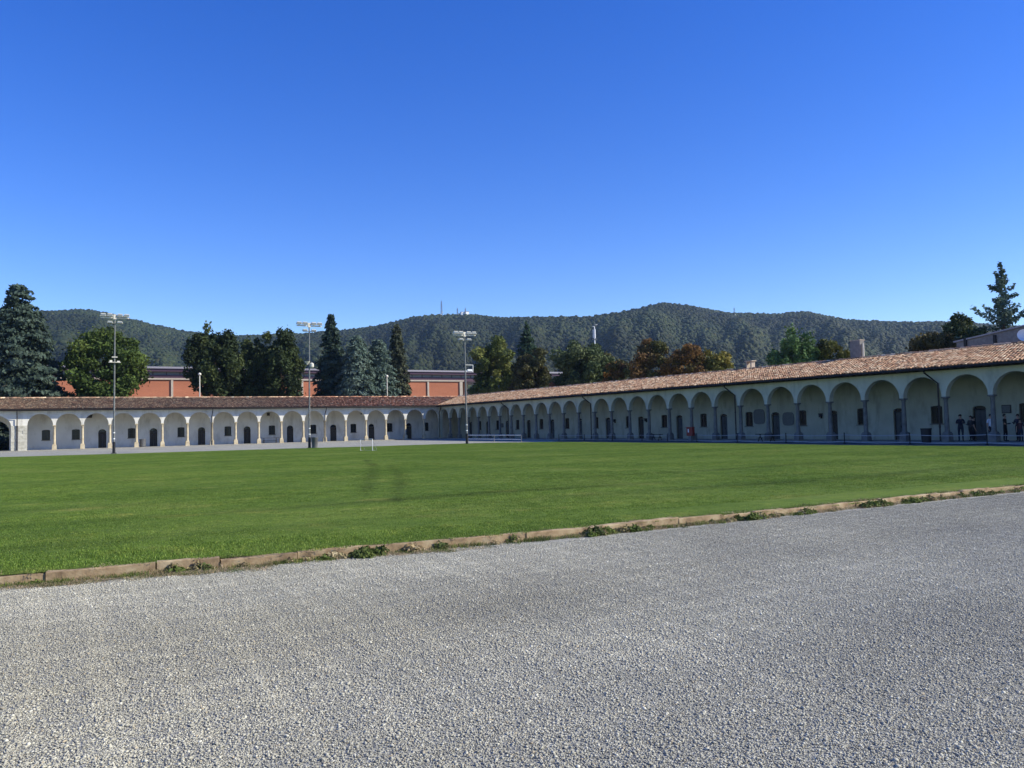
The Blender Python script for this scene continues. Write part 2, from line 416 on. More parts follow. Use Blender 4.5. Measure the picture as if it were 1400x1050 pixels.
def tile_roof(mp, smin, smax, tones, seed, valley):
    """overlapping round clay tiles as real geometry, one tone per tile; valley(depth) = smallest s at that depth"""
    r = np.random.default_rng(seed)
    pitch, expo, nrow = 0.225, 0.36, 18
    slope = math.atan2(RIDGE_Z - EAVE_Z, RD + OV); total = (RD + OV) / math.cos(slope)
    nrow = int(total / expo) + 1
    V = []; F = []; C = []; base = 0
    seg = 5
    ang = np.linspace(0, math.pi, seg)
    for row in range(nrow):
        l0 = row * expo - 0.03
        d_c = -OV + l0 * math.cos(slope)
        ss = np.arange(max(smin, valley(d_c)) + pitch / 2, smax, pitch)
        n = len(ss)
        if n == 0: continue
        ss = ss + r.normal(0, 0.010, n)
        ln = l0 + r.normal(0, 0.022, n); lift = r.normal(0.035, 0.008, n); lean = r.normal(0, 0.012, n)
        ra, rb = 0.102, 0.082
        for end, (rad, dl, dz) in enumerate(((ra, 0.0, 0.028), (rb, 0.44, 0.0))):
            for k in range(seg):
                l = ln + dl
                if row == nrow - 1: l = np.minimum(l, total)
                s = ss + rad * math.cos(ang[k]) + lean * (dl / .44)
                hgt = rad * math.sin(ang[k]) * 0.9 + lift + dz
                dd = -OV + l * math.cos(slope) - hgt * math.sin(slope)
                zz = EAVE_Z + l * math.sin(slope) + hgt * math.cos(slope)
                V.append(np.stack([s, dd, zz], 1))
        blk = np.concatenate(V[-2 * seg:], 0).reshape(2, seg, n, 3)
        V = V[:-2 * seg]; V.append(blk.reshape(-1, 3))
        ids = base + np.arange(2 * seg * n).reshape(2, seg, n)
        for k in range(seg - 1):
            F.append(np.stack([ids[0, k], ids[0, k + 1], ids[1, k + 1], ids[1, k]], -1))
        # patches of similar tone plus single odd tiles
        t = tones(ss, row / nrow, r)
        C.append(np.broadcast_to(t, (2, seg, n, 3)).reshape(-1, 3)); base += 2 * seg * n
    V = np.concatenate(V); F = np.concatenate(F); C = np.concatenate(C)
    W = np.array([mp(0, 0, 0), mp(1, 0, 0), mp(0, 1, 0)], float)
    out = W[0] + V[:, :1] * (W[1] - W[0]) + V[:, 1:2] * (W[2] - W[0]); out[:, 2] = V[:, 2]
    return out, F, C

def vnoise(x, y, seed):
    return (np.sin(x * .53 + seed) + np.sin(x * 1.31 + y * 2.1 + seed * 2) + np.sin(x * .19 - y * 3.3 + seed * 3)) / 3

def tones_right(s, f, r):
    n = len(s); pal = np.array([(.54, .335, .195), (.46, .255, .145), (.62, .43, .275), (.28, .17, .10), (.70, .56, .38), (.17, .11, .075)])
    c = pal[r.choice(6, n, p=[.26, .20, .2, .13, .12, .09])] * r.uniform(.85, 1.12, (n, 1))
    return c
def tones_left(s, f, r):
    n = len(s); pal = np.array([(.20, .135, .095), (.27, .17, .12), (.11, .075, .058), (.36, .27, .19), (.46, .37, .27)])
    c = pal[r.choice(5, n, p=[.30, .22, .24, .15, .09])] * np.array([1.75, 1.70, 1.50]) * r.uniform(.8, 1.15, (n, 1))
    red = np.clip((27 - s) / 14, 0, 1)[:, None]
    c = c * (1 - red) + red * c * np.array([1.0, .78, .74])
    lich = (r.uniform(0, 1, n) < .05 + .06 * (vnoise(s, f * 6, 2) > .3))[:, None]
    return np.where(lich, np.array([.42, .37, .28]) * r.uniform(.8, 1.1, (n, 1)), c)

def make_wing(which):
    left = which == 'left'
    mp = (lambda s, d, z: (-s, d, z)) if left else (lambda s, d, z: (d, -s, z))
    Wd = 2.681 * S if left else 2.743 * S
    S0 = 2.368 * S if left else 3.126 * S
    nb = 17 if left else 33
    cols = [S0 + Wd * k for k in range(nb)]
    s_end = 80.0 if left else cols[-1] + 6
    mid = s_end / 2
    root = empty('arcaded_wing', mp(mid, 0, 0),
        'long arcaded wing with sunlit yellow columns and brown tiled roof, left of the corner' if left else
        'long shaded arcaded wing with sunlit orange tiled roof, right of the corner', 'building')
    O = Vector(root.location)
    def part(name, mb, mat, parent=None, smooth=False):
        o = mb.build(name, mat, parent or root, -O if parent is None else None, smooth); return o
    def at(s, d, z): return Vector(mp(s, d, z)) - O
    rz = math.pi if left else math.pi / 2   # not essential: pieces are symmetric
    wallm = M['plaster_grey'] if left else M['plaster_cream']
    hw = 0.14                               # half width of plaster left between two arches at the springing
    # --- arcade wall
    edges = [0.30] + cols
    ops = []
    for a, b in zip(edges[:-1], edges[1:]):
        a0 = a if a == 0.30 else a + hw; b0 = b - hw
        ops.append((a0, b0, SPR, arch_pts(a0, b0, SPR, RISE)))
    if left:                                 # gateway beyond the last column: two stout stone piers, then a wide arch
        P1 = (47.78 * S, 48.61 * S); P2 = (48.80 * S, 49.25 * S)
        a0, b0 = cols[-1] + hw, P1[0]
        ops.append((a0, b0, SPR, arch_pts(a0, b0, SPR, RISE)))
        g0, g1 = P2[1], P2[1] + 4.4
        ops.append((g0, g1, SPR, arch_pts(g0, g1, SPR, 1.35)))
        a = g1 + .9
        while a + 2.8 < s_end:
            ops.append((a, a + 2.7, SPR, arch_pts(a, a + 2.7, SPR, RISE))); a += 3.0
    # above the springing only: shift the wall up so that it rests on the capitals
    full = []
    mpz = mp
    mb = MB(); cur = None
    lo = SPR
    def quadz(poly):
        mb.add([mp(s, -WALL_T / 2, z) for s, z in poly], [tuple(range(len(poly)))])
        mb.add([mp(s, WALL_T / 2, z) for s, z in poly], [tuple(range(len(poly)))[::-1]])
    cur = -WALL_T / 2 if left else 0.22
    for a, b, sp, head in ops:
        zlo = lo
        if a > cur + 1e-4:
            quadz([(cur, zlo), (a, zlo), (a, TOPZ), (cur, TOPZ)])
            mb.add([mp(cur, -WALL_T / 2, zlo), mp(a, -WALL_T / 2, zlo), mp(a, WALL_T / 2, zlo), mp(cur, WALL_T / 2, zlo)], [(0, 1, 2, 3)])
        for i in range(len(head) - 1):
            quadz([head[i], head[i + 1], (head[i + 1][0], TOPZ), (head[i][0], TOPZ)])
            h0, h1 = head[i], head[i + 1]
            mb.add([mp(h0[0], -WALL_T / 2, h0[1]), mp(h1[0], -WALL_T / 2, h1[1]), mp(h1[0], WALL_T / 2, h1[1]), mp(h0[0], WALL_T / 2, h0[1])], [(0, 1, 2, 3)])
        cur = b
    quadz([(cur, lo), (s_end, lo), (s_end, TOPZ), (cur, TOPZ)])
    mb.add([mp(0, -WALL_T / 2, TOPZ), mp(s_end, -WALL_T / 2, TOPZ), mp(s_end, WALL_T / 2, TOPZ), mp(0, WALL_T / 2, TOPZ)], [(0, 1, 2, 3)])
    part('arcade_wall', mb, wallm)
    # --- columns, each shaft > pedestal, capital
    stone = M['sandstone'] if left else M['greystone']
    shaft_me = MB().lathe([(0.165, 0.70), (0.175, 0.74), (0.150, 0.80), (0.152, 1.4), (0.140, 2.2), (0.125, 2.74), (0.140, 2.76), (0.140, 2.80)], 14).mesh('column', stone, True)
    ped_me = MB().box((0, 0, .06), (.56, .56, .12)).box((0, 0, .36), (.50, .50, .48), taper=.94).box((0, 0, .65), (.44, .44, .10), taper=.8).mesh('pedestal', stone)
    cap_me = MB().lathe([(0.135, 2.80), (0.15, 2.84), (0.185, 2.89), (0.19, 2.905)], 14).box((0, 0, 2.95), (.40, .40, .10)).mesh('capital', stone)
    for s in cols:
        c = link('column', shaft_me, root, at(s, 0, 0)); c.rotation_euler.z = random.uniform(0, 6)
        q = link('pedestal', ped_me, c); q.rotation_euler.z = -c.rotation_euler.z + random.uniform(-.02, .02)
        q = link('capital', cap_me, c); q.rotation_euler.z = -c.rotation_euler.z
    if left:
        mb = MB().box((0.0, 0.0, SPR / 2), (.46, .46, SPR)); part('corner_pier', mb, M['plaster_cream'])
        for (a, b) in (P1, P2):
            core = MB().box(mp((a + b) / 2, 0, SPR / 2), (b - a - .06, .50, SPR)); pr = part('gate_pier', core, M['rubble'])
            z = 0.0; kk = 0
            while z < SPR - .05:
                h = min(random.uniform(.30, .42), SPR - z); wd = b - a
                cut = wd if (wd < .6 or kk % 2) else wd * random.uniform(.4, .6)
                spans = [(a, a + cut)] + ([(a + cut, b)] if cut < wd else [])
                for (e0, e1) in spans:
                    bk = MB().box((0, 0, 0), (e1 - e0 - .012, .60 + random.uniform(-.03, .03), h - .012))
                    link('stone_block', bk.mesh('stone_block', M['rubble']), pr, Vector(mp((e0 + e1) / 2, random.uniform(-.015, .015), z + h / 2)))
                z += h; kk += 1
        for a in (g1 + .45,):
            part('gate_pier', MB().box(mp(a, 0, SPR / 2), (.88, .6, SPR)), M['rubble'])
        a = g1 + .9 + 2.85
        while a < s_end:
            c = link('column', shaft_me, root, at(a, 0, 0)); link('pedestal', ped_me, c); link('capital', cap_me, c); a += 3.0
    # --- back wall of the portico with real door and window openings
    bays = []
    for i, (a, b) in enumerate(zip(edges[:-1], edges[1:])):
        bays.append((i - 1, a, b))
    ops2 = []; fit = []
    nlast = nb - 2
    if left:
        doors = [14.22, 12.22, 10.24, 8.26, 6.3, 4.22, 2.3, .32]; wins = [16.3, 15.21, 13.09, 11.1, 9.11, 7.14, 5.2, 3.22, 1.34, -.62]
        fs2 = lambda k: (2.368 + 2.681 * k) * S
    else:
        doors = [25.0, 23.03, 21.1, 19.15, 17.1, 15.08, 13.08, 11.15, 9.3, 7.3, 5.4, 3.5, 1.6, -.2] + [27.0, 29.0, 31.0]
        wins = [26.0, 24.0, 22.0, 20.1, 18.15, 16.22, 14.33, 12.37, 10.4, 8.42, 6.45, 4.45, 2.6, .8] + [28.0, 30.0]
        fs2 = lambda k: (3.126 + 2.743 * k) * S
    for k in doors: fit.append(('door', fs2(k)))
    for k in wins: fit.append(('window', fs2(k)))
    if left: fit.append(('gate', P2[1] + 2.2))
    fit.sort(key=lambda q: q[1])
    n_d = 0
    for kind, s in fit:
        if kind == 'door':
            a, b = s - .46, s + .46; head = arch_pts(a, b, 2.02, .40, 8) if left else arch_pts(a, b, 2.2, .18, 6)
            ops2.append((a, b, 0.0, head))
        elif kind == 'window':
            a, b = s - .44, s + .44; head = arch_pts(a, b, 2.40, .07, 4); ops2.append((a, b, 1.2, head))
        else:
            a, b = s - 1.9, s + 1.9; head = arch_pts(a, b, 2.4, 1.4, 10); ops2.append((a, b, 0.0, head))
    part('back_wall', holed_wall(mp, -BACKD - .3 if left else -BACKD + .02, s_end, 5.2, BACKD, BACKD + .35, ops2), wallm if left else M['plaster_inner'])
    # furniture of the openings (each a part with sub-parts), built at depth behind the wall face
    sx = -1 if left else 1
    def boxsd(mb, s, d, z, ws, wd, wz):
        dims = (ws, wd, wz) if left else (wd, ws, wz); mb.box(mp(s, d, z), dims); return mb
    lay = 0
    for kind, s in fit:
        if kind == 'window':
            fr = MB()
            for e in (-1, 1): boxsd(fr, s + e * .405, BACKD + .14, 1.8, .07, .08, 1.2)
            boxsd(fr, s, BACKD + .14, 1.235, .74, .08, .07); boxsd(fr, s, BACKD + .14, 2.42, .74, .08, .10); boxsd(fr, s, BACKD + .14, 1.8, .06, .07, 1.06)
            fo = part('window', fr, M['dark_wood'])
            def sub(nm, mb, mt): return link(nm, mb.mesh(nm, mt), fo)
            for e in (-1, 1): sub('pane', boxsd(MB(), s + e * .20, BACKD + .15, 1.82, .34, .02, 1.10), M['pane'])
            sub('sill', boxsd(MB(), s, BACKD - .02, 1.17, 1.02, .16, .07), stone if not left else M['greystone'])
            bars = MB()
            for q in range(-2, 3): bars.tube([mp(s + q * .15, BACKD + .05, 1.2), mp(s + q * .15, BACKD + .05, 2.44)], .011, 5)
            for q in range(3): bars.tube([mp(s - .44, BACKD + .05, 1.45 + q * .36), mp(s + .44, BACKD + .05, 1.45 + q * .36)], .011, 5)
            sub('grille', bars, M['iron'])
        elif kind == 'door':
            n_d += 1
            top = 2.0 if left else 2.18
            fr = MB()
            for e in (-1, 1): boxsd(fr, s + e * .425, BACKD + .17, top / 2, .07, .10, top)
            boxsd(fr, s, BACKD + .17, top - .01, .78, .10, .07)
            fo = part('door', fr, M['dark_wood'])
            dm = M['dark_wood'] if left or n_d % 3 else M['slate_door']
            if not left: dm = M['slate_door'] if n_d % 4 else M['dark_wood']
            for e in (-1, 1):
                lf = MB(); boxsd(lf, s + e * .197, BACKD + .19, (top - .08) / 2, .38, .045, top - .10)
                for zz in (.45, 1.35): boxsd(lf, s + e * .197, BACKD + .165, zz, .26, .02, .62)
                link('door_leaf', lf.mesh('door_leaf', dm), fo)
            hd = MB(); boxsd(hd, s + .05, BACKD + .13, 1.02, .03, .05, .14); link('handle', hd.mesh('handle', M['iron']), fo)
            fl = MB(); boxsd(fl, s, BACKD + .2, top + .26, .86, .02, .46); link('fanlight', fl.mesh('fanlight', M['pane']), fo)
    # --- floor of the portico, ceiling, rear
    mb = MB()
    mb.add([mp(-BACKD - .3 if left else -.3, -.45, .05), mp(s_end, -.45, .05), mp(s_end, BACKD + .3, .05), mp(-BACKD - .3 if left else -.3, BACKD + .3, .05)], [(0, 1, 2, 3)])
    mb.add([mp(-.3, -.45, -.05), mp(s_end, -.45, -.05), mp(s_end, -.45, .05), mp(-.3, -.45, .05)], [(0, 1, 2, 3)])
    part('portico_floor', mb, M['floor_slab'])
    mb = MB(); i0 = -BACKD if left else -BACKD
    mb.add([mp(i0, .2, 4.60), mp(s_end, .2, 4.60), mp(s_end, BACKD, 4.60), mp(i0, BACKD, 4.60)], [(0, 1, 2, 3)])
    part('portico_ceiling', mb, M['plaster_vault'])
    mb = MB()
    e0 = -CELLD
    g = (49.25 * S + .3, 49.25 * S + 4.1)
    if left:
        for a, b in ((e0, g[0]), (g[1], s_end)):
            mb.add([mp(a, CELLD, 0), mp(b, CELLD, 0), mp(b, CELLD, 5.3), mp(a, CELLD, 5.3)], [(0, 1, 2, 3)])
            mb.add([mp(b, CELLD, 0), mp(b, BACKD + .3, 0), mp(b, BACKD + .3, 5.2), mp(b, CELLD, 5.2)], [(0, 1, 2, 3)])
        mb.add([mp(g[0], CELLD, 3.6), mp(g[1], CELLD, 3.6), mp(g[1], CELLD, 5.3), mp(g[0], CELLD, 5.3)], [(0, 1, 2, 3)])
        mb.add([mp(g[1], CELLD, 0), mp(g[1], BACKD + .3, 0), mp(g[1], BACKD + .3, 5.2), mp(g[1], CELLD, 5.2)], [(0, 1, 2, 3)])
    else:
        mb.add([mp(e0, CELLD, 0), mp(s_end, CELLD, 0), mp(s_end, CELLD, 5.3), mp(e0, CELLD, 5.3)], [(0, 1, 2, 3)])
    mb.add([mp(s_end, -.2, 0), mp(s_end, CELLD, 0), mp(s_end, CELLD, 5.3), mp(s_end, RD, RIDGE_Z - .15), mp(s_end, -.2, TOPZ)], [(0, 1, 2, 3, 4)])
    part('outer_wall', mb, wallm)
    # --- roof: boarding under the tiles, eave, tiles, ridge caps
    vl = lambda d: -d
    sl_ = (RIDGE_Z - EAVE_Z) / (RD + OV)
    zr = lambda d: EAVE_Z + (d + OV) * sl_ if d <= RD else RIDGE_Z - (d - RD) * sl_
    mb = MB()
    def sheet(dA, dB, off):
        mb.add([mp(vl(dA), dA, zr(dA) + off), mp(s_end, dA, zr(dA) + off), mp(s_end, dB, zr(dB) + off), mp(vl(dB), dB, zr(dB) + off)], [(0, 1, 2, 3)])
    sheet(-OV, RD, 0.0); sheet(-OV, RD, -.09)
    mb.add([mp(vl(-OV), -OV, EAVE_Z), mp(s_end, -OV, EAVE_Z), mp(s_end, -OV, EAVE_Z - .09), mp(vl(-OV), -OV, EAVE_Z - .09)], [(0, 1, 2, 3)])
    roof = part('roof', mb, M['eave_wood'])
    V, F, C = tile_roof(mp, -RD - 1, s_end, tones_left if left else tones_right, 3 if left else 5, vl)
    o = link('roof_tiles', new_mesh('roof_tiles', V, F, [M['tile_red']], C, True), roof); tag(o, kind='stuff')
    # rear slope with tile corrugation
    r = np.random.default_rng(11)
    sv = np.arange(-RD - 4.0, s_end, .112); dv = [RD, CELLD + .7]
    VV = []
    for d in dv:
        for i, s in enumerate(sv):
            VV.append(mp(max(s, vl(d)), d, zr(d) + (.09 if i % 2 else .02)))
    nn = len(sv); FF = np.array([(i, i + 1, nn + i + 1, nn + i) for i in range(nn - 1)])
    CC = np.tile(np.repeat(tones_left(sv, .5, r)[:, None, :], 1, 1).reshape(nn, 3), (2, 1))
    link('rear_tiles', new_mesh('rear_tiles', np.array(VV), FF, [M['tile_red']], CC), roof)
    # ridge caps: one row of big round tiles, joined
    VV = []; FF = []; CC = []; s = -RD; b0 = 0
    while s < s_end:
        t = (tones_left if left else tones_right)(np.array([s]), .5, r)[0] * 1.05
        jz = r.normal(0, .008)
        for e, rad in ((0, .15), (.46, .125)):
            for k in range(6):
                a = math.pi * (k / 5); VV.append(mp(min(s + e, s_end + .1), RD + rad * math.cos(a), RIDGE_Z + .05 + jz + rad * math.sin(a) + (.02 if e == 0 else 0))); CC.append(t)
        for k in range(5): FF.append((b0 + k, b0 + k + 1, b0 + 7 + k, b0 + 6 + k))
        b0 += 12; s += .40
    o = link('ridge_tiles', new_mesh('ridge_tiles', np.array(VV), np.array(FF), [M['tile_red']], np.array(CC)), roof); tag(o, kind='stuff')
    # rafters under the eave (joined: far too small to pick apart)
    mb = MB(); s = .4
    while s < s_end:
        dims = (.08, OV - .1, .10) if left else (OV - .1, .08, .10)
        mb.box(mp(s, -OV / 2 - .12, EAVE_Z - .05), dims); s += .55
    o = link('rafters', mb.mesh('rafters', M['eave_wood']), roof); tag(o, kind='stuff')
    gd = -OV - .07
    gut = MB().tube([mp(.9 if left else .9, gd, EAVE_Z - .05), mp(s_end, gd, EAVE_Z - .05)], .065, 8)
    part('gutter', gut, M['copper_pipe'], smooth=True)
    # downpipes
    def downpipe(s_top, s_low, d_low):
        mb = MB().tube([mp(s_top, gd, EAVE_Z - .08), mp(s_top, gd + .05, EAVE_Z - .28), mp((s_top + s_low) / 2, (gd + d_low) / 2, EAVE_Z - .62), mp(s_low, d_low, EAVE_Z - 1.0), mp(s_low, d_low, .1)], .055, 8)
        po = part('downpipe', mb, M['copper_pipe'], smooth=True)
        for z in (1.0, 2.4):
            bk = MB().tube([mp(s_low, d_low, z), mp(s_low, d_low, z + .06)], .072, 8); link('bracket', bk.mesh('bracket', M['iron']), po)
    if left:
        for k in (10, 5): downpipe(cols[k] + .02, cols[k] + .02, -.30)
        downpipe(48.70 * S, 48.70 * S, -.42); downpipe(.35, .30, -.34)
    else:
        for k in (6, 12, 19, 25): downpipe(cols[k] - .75, cols[k] - .30, -.30)
    # --- small things fixed to the walls
    def hood(s, z, ws, wz, d=BACKD):
        mb = MB(); boxsd(mb, s, d - .10, z, ws, .2, wz); boxsd(mb, s, d - .13, z + wz / 2 + .02, ws * 1.15, .28, .04)
        part('wall_vent', mb, M['dark_wood'])
    if left:
        for px_s, z, ws in ((47.0, 4.05, .95), (29.0, 3.95, .35), (24.6, 4.0, .35), (19.6, 4.0, .32), (11.0, 4.0, .38), (1.2, 4.0, .32)): hood(px_s, z, ws, .34)
    else:
        for (s, z0, z1, ws) in (((3.126 + 2.743 * 19.62) * S, 1.2, 2.35, 1.25), ((3.126 + 2.743 * 18.55) * S, 1.35, 2.7, 1.35)):
            n = 16; mb = MB(); vsq = []
            zc, hz, hs = (z0 + z1) / 2, (z1 - z0) / 2, ws / 2
            for dd in (BACKD - .05, BACKD):
                for q in range(n):
                    t = 2 * math.pi * q / n; cx_, sx_ = math.cos(t), math.sin(t)
                    vsq.append(mp(s + hs * math.copysign(abs(cx_) ** .55, cx_), dd, zc + hz * math.copysign(abs(sx_) ** .55, sx_)))
            mb.add(vsq, [tuple(range(n)), tuple(range(2 * n - 1, n - 1, -1))] + [(q, (q + 1) % n, n + (q + 1) % n, n + q) for q in range(n)])
            part('stone_plaque', mb, M['plaque'])
        for kq in (11.6, 13.4, 20.75):
            s = (3.126 + 2.743 * kq) * S
            mb = MB(); boxsd(mb, s, BACKD - .05, 1.9, .12, .1, .3); boxsd(mb, s, BACKD - .14, 1.98, .2, .2, .26); boxsd(mb, s, BACKD - .14, 2.13, .26, .26, .05)
            part('wall_lantern', mb, M['iron'])
        for kq, z in ((3.05, 1.75), (25.6, 2.1)):
            s = (3.126 + 2.743 * kq) * S; mb = MB(); boxsd(mb, s, BACKD - .03, z, .6, .05, .55); pn = part('notice_board', mb, M['dark_wood'])
            q = MB(); boxsd(q, s, BACKD - .06, z, .5, .012, .45); link('paper', q.mesh('paper', M['plaque']), pn)
        hood((3.126 + 2.743 * 18.9) * S, 4.0, .35, .4)
        # chimneys on the rear slope
        mb = MB().box((7.2, -68.1, 6.9), (.55, .95, 2.4)); co = part('chimney', mb, M['chimney_grey'])
        link('chimney_cap', MB().box((7.2, -68.1, 8.13), (.62, 1.02, .06)).mesh('chimney_cap', M['pale_concrete']), co)
        link('flue', MB().tube([(7.2, -68.68, 5.9), (7.2, -68.68, 7.85)], .07, 8).mesh('flue', M['lamp_white']), co)
        mb = MB().box((6.6, -56.4, 6.8), (.45, .12, .9)).box((6.6, -57.0, 6.8), (.45, .12, .9)); co = part('chimney', mb, M['pale_concrete'])
        link('chimney_cap', MB().box((6.6, -56.7, 7.3), (.6, .95, .08)).mesh('chimney_cap', M['pale_concrete']), co)
    return root, cols

wing_l, cols_l = make_wing('left')
wing_r, cols_r = make_wing('right')

# ================================================================== BRICK HALL BEHIND THE FAR WING
mt, nt, p = nodes('brick_wall')
tc = nt.nodes.new('ShaderNodeNewGeometry').outputs['Position']
mp_ = nt.nodes.new('ShaderNodeMapping'); mp_.inputs['Rotation'].default_value = (R(90), 0, 0); nt.links.new(tc, mp_.inputs[0])
br = nt.nodes.new('ShaderNodeTexBrick'); nt.links.new(mp_.outputs[0], br.inputs[0])
br.inputs['Scale'].default_value = 1; br.inputs['Brick Width'].default_value = .25; br.inputs['Row Height'].default_value = .065; br.inputs['Mortar Size'].default_value = .008
br.inputs['Color1'].default_value = (.37, .118, .056, 1); br.inputs['Color2'].default_value = (.43, .152, .078, 1); br.inputs['Mortar'].default_value = (.34, .155, .095, 1)
va = ramp(nt, noise(nt, 0.35, 5, stretch=(.35, 1, 1.6)), [(0.3, (0.86, 0.84, 0.82)), (0.7, (1.08, 1.08, 1.08))])
nt.links.new(mixc(nt, br.outputs[0], va, 1.0, 'MULTIPLY'), p.inputs['Base Color']); p.inputs['Roughness'].default_value = .95
hall = empty('brick_hall', (-15, 52, 0), 'long terracotta brick hall with dark purple roof bands, behind the far arcade', 'building')
HO = -Vector(hall.location)
MB().box((-31.0, 58.4, 5.75), (118.4, 16, 11.5)).build('brick_wall', M['brick_wall'], hall, HO)
MB().box((-31.0, 58.4, 11.71), (118.9, 16.5, .30)).build('cornice', M['pale_concrete'], hall, HO)
for x in (-88, -55.7, -31.5, -7.3, 19.9, 27.75):
    MB().box((x, 50.32, 5.75), (.38 if x < 27 else .7, .28, 11.49)).build('pilaster', M['pale_concrete'], hall, HO)
up_ = MB().box((-14, 62.6, 12.35), (150, 14, .86)).build('lower_band', M['purple_metal'], hall, HO)
gl = MB().box((-14, 62.9, 13.08), (149, 13.6, .60)).build('window_band', M['band_glass'], hall, HO)
mu = MB(); x = -87.0
while x < 60:
    mu.box((x, 56.05, 13.08), (.12, .10, .596)); x += 2.4
tag(link('mullions', mu.mesh('mullions', M['purple_metal']), gl), kind='stuff')
MB().box((-14, 62.4, 13.66), (150.6, 15.2, .54)).build('upper_band', M['purple_metal'], hall, HO)
MB().box((-14, 62.4, 14.12), (151, 15.8, .36)).build('roof_edge', M['roof_metal'], hall, HO)
for x in (33.5, 52):
    MB().box((x, 60, 5.95), (.8, .8, 11.9)).build('support_column', M['pale_concrete'], hall, HO)

# grey shed behind the right wing
shed = empty('grey_shed', (19, -76, 0), 'plain grey wall with sloping top and dark posts, behind the right wing roof', 'building')
so_ = -Vector(shed.location)
xa, xb = 17.9, 24.0
pr = [(-69.9, 8.1), (-90, 10.6)]
mb = MB(); mb.add([(xa, pr[0][0], 0), (xa, pr[1][0], 0), (xa, pr[1][0], pr[1][1]), (xa, pr[0][0], pr[0][1]), (xb, pr[0][0], 0), (xb, pr[1][0], 0), (xb, pr[1][0], pr[1][1]), (xb, pr[0][0], pr[0][1])],
    [(0, 1, 2, 3), (7, 6, 5, 4), (0, 3, 7, 4), (1, 5, 6, 2), (3, 2, 6, 7)]); mb.build('wall', M['grey_wall'], shed, so_)
mb = MB(); e = .12
mb.add([(xa - .15, -69.7, 8.1), (xa - .15, -90.2, 10.65), (xb, -90.2, 10.65), (xb, -69.7, 8.1), (xa - .15, -69.7, 8.22), (xa - .15, -90.2, 10.77), (xb, -90.2, 10.77), (xb, -69.7, 8.22)],
    [(0, 1, 2, 3), (4, 5, 6, 7), (0, 1, 5, 4), (1, 2, 6, 5), (2, 3, 7, 6), (3, 0, 4, 7)]); mb.build('coping', M['roof_metal'], shed, so_)
for y in (-70.75, -73.3, -76): MB().box((xa - .08, y, 4.2), (.16, .22, 8.4)).build('post', M['iron'], shed, so_)

# satellite dish on the ridge of the right wing
dish = empty('satellite_dish', (5.6, -82.4, 6.5), 'white satellite dish on the ridge of the right wing roof', 'dish')
mb = MB(); prof = [(0.0, .0), (.2, .03), (.34, .09), (.42, .15)]; vsq = []; n = 18
d_ = Vector((-.75, -.55, .35)).normalized(); q_ = d_.to_track_quat('Z', 'Y')
for rr_, zz in prof:
    for k in range(n):
        t = 2 * math.pi * k / n; vsq.append(q_ @ Vector((rr_ * math.cos(t), rr_ * math.sin(t) * 1.05, zz)) + Vector((0, 0, .45)))
mb.add(vsq, [(i * n + k, i * n + (k + 1) % n, (i + 1) * n + (k + 1) % n, (i + 1) * n + k) for i in range(3) for k in range(n)])
mb.build('reflector', M['white_paint'], dish, smooth=True)
MB().tube([(0, 0, -.1), (0, 0, .42)], .03).build('stand', M['galvanised'], dish)
MB().tube([q_ @ Vector((0, -.38, .12)) + Vector((0, 0, .45)), q_ @ Vector((0, -.05, .5)) + Vector((0, 0, .45))], .015, 6).build('feed_arm', M['galvanised'], dish)

# ================================================================== TREES
def leaves(cent, size, rng_, out=None, flat=0.0, droop=None, aspect=1.7):
    """quads round the points cent; out = preferred normal"""
    n = len(cent)
    nrm = rng_.normal(0, 1, (n, 3))
    if out is not None: nrm = nrm * 0.75 + out * 1.0
    nrm[:, 2] += flat
    nrm /= np.linalg.norm(nrm, axis=1, keepdims=True) + 1e-9
    a = rng_.normal(0, 1, (n, 3))
    if droop is not None: a = a * .5 + droop
    u = a - (a * nrm).sum(1, keepdims=True) * nrm; u /= np.linalg.norm(u, axis=1, keepdims=True) + 1e-9
    v = np.cross(nrm, u); sz = size * rng_.uniform(.6, 1.35, (n, 1))
    u = u * sz * aspect * .5; v = v * sz * .5
    # pointed leaf-spray: a kite
    V = np.stack([cent - u, cent + v - u * .1, cent + u, cent - v - u * .1], 1).reshape(-1, 3)
    F = np.arange(4 * n).reshape(n, 4)
    return V, F

def limbs(mb, base_pts, rng_, trunk_top, r0, targets):
    """tapered trunk plus limbs to some of the crown's clumps"""
    th_ = trunk_top
    wob = [(rng_.normal(0, .12) * i, rng_.normal(0, .12) * i, th_ * i / 5) for i in range(6)]
    mb.tube(wob, [r0 * (1 - .82 * i / 5) + (r0 * .35 if i == 0 else 0) for i in range(6)], 8)
    for t in targets:
        h = max(.25 * th_, min(th_ * .92, t[2] - abs(rng_.normal(1.5, .6)) - .25 * math.hypot(t[0], t[1])))
        i = h / th_ * 5; k = min(4, int(i)); fct = i - k
        p0 = Vector(wob[k]).lerp(Vector(wob[k + 1]), fct); p1 = Vector(t)
        m_ = p0.lerp(p1, .5) + Vector((0, 0, -.1 * (p1 - p0).length))
        rr = r0 * .32 * (1 - h / th_ * .5); mb.tube([p0, m_, p1], [rr, rr * .6, rr * .18], 5)

def finish_tree(name, loc, V, F, C, mbt, label, cat='tree', group=None):
    root = empty(name, loc, label, cat, group)
    link('crown', new_mesh('crown', V, F, [M['foliage']], C), root)
    mbt.build('trunk', M['bark'], root, smooth=True)
    return root

def tones(n, pal, p, rng_, var=.18):
    return 1.45 * np.array(pal)[rng_.choice(len(pal), n, p=p)] * rng_.uniform(1 - var, 1 + var, (n, 1))

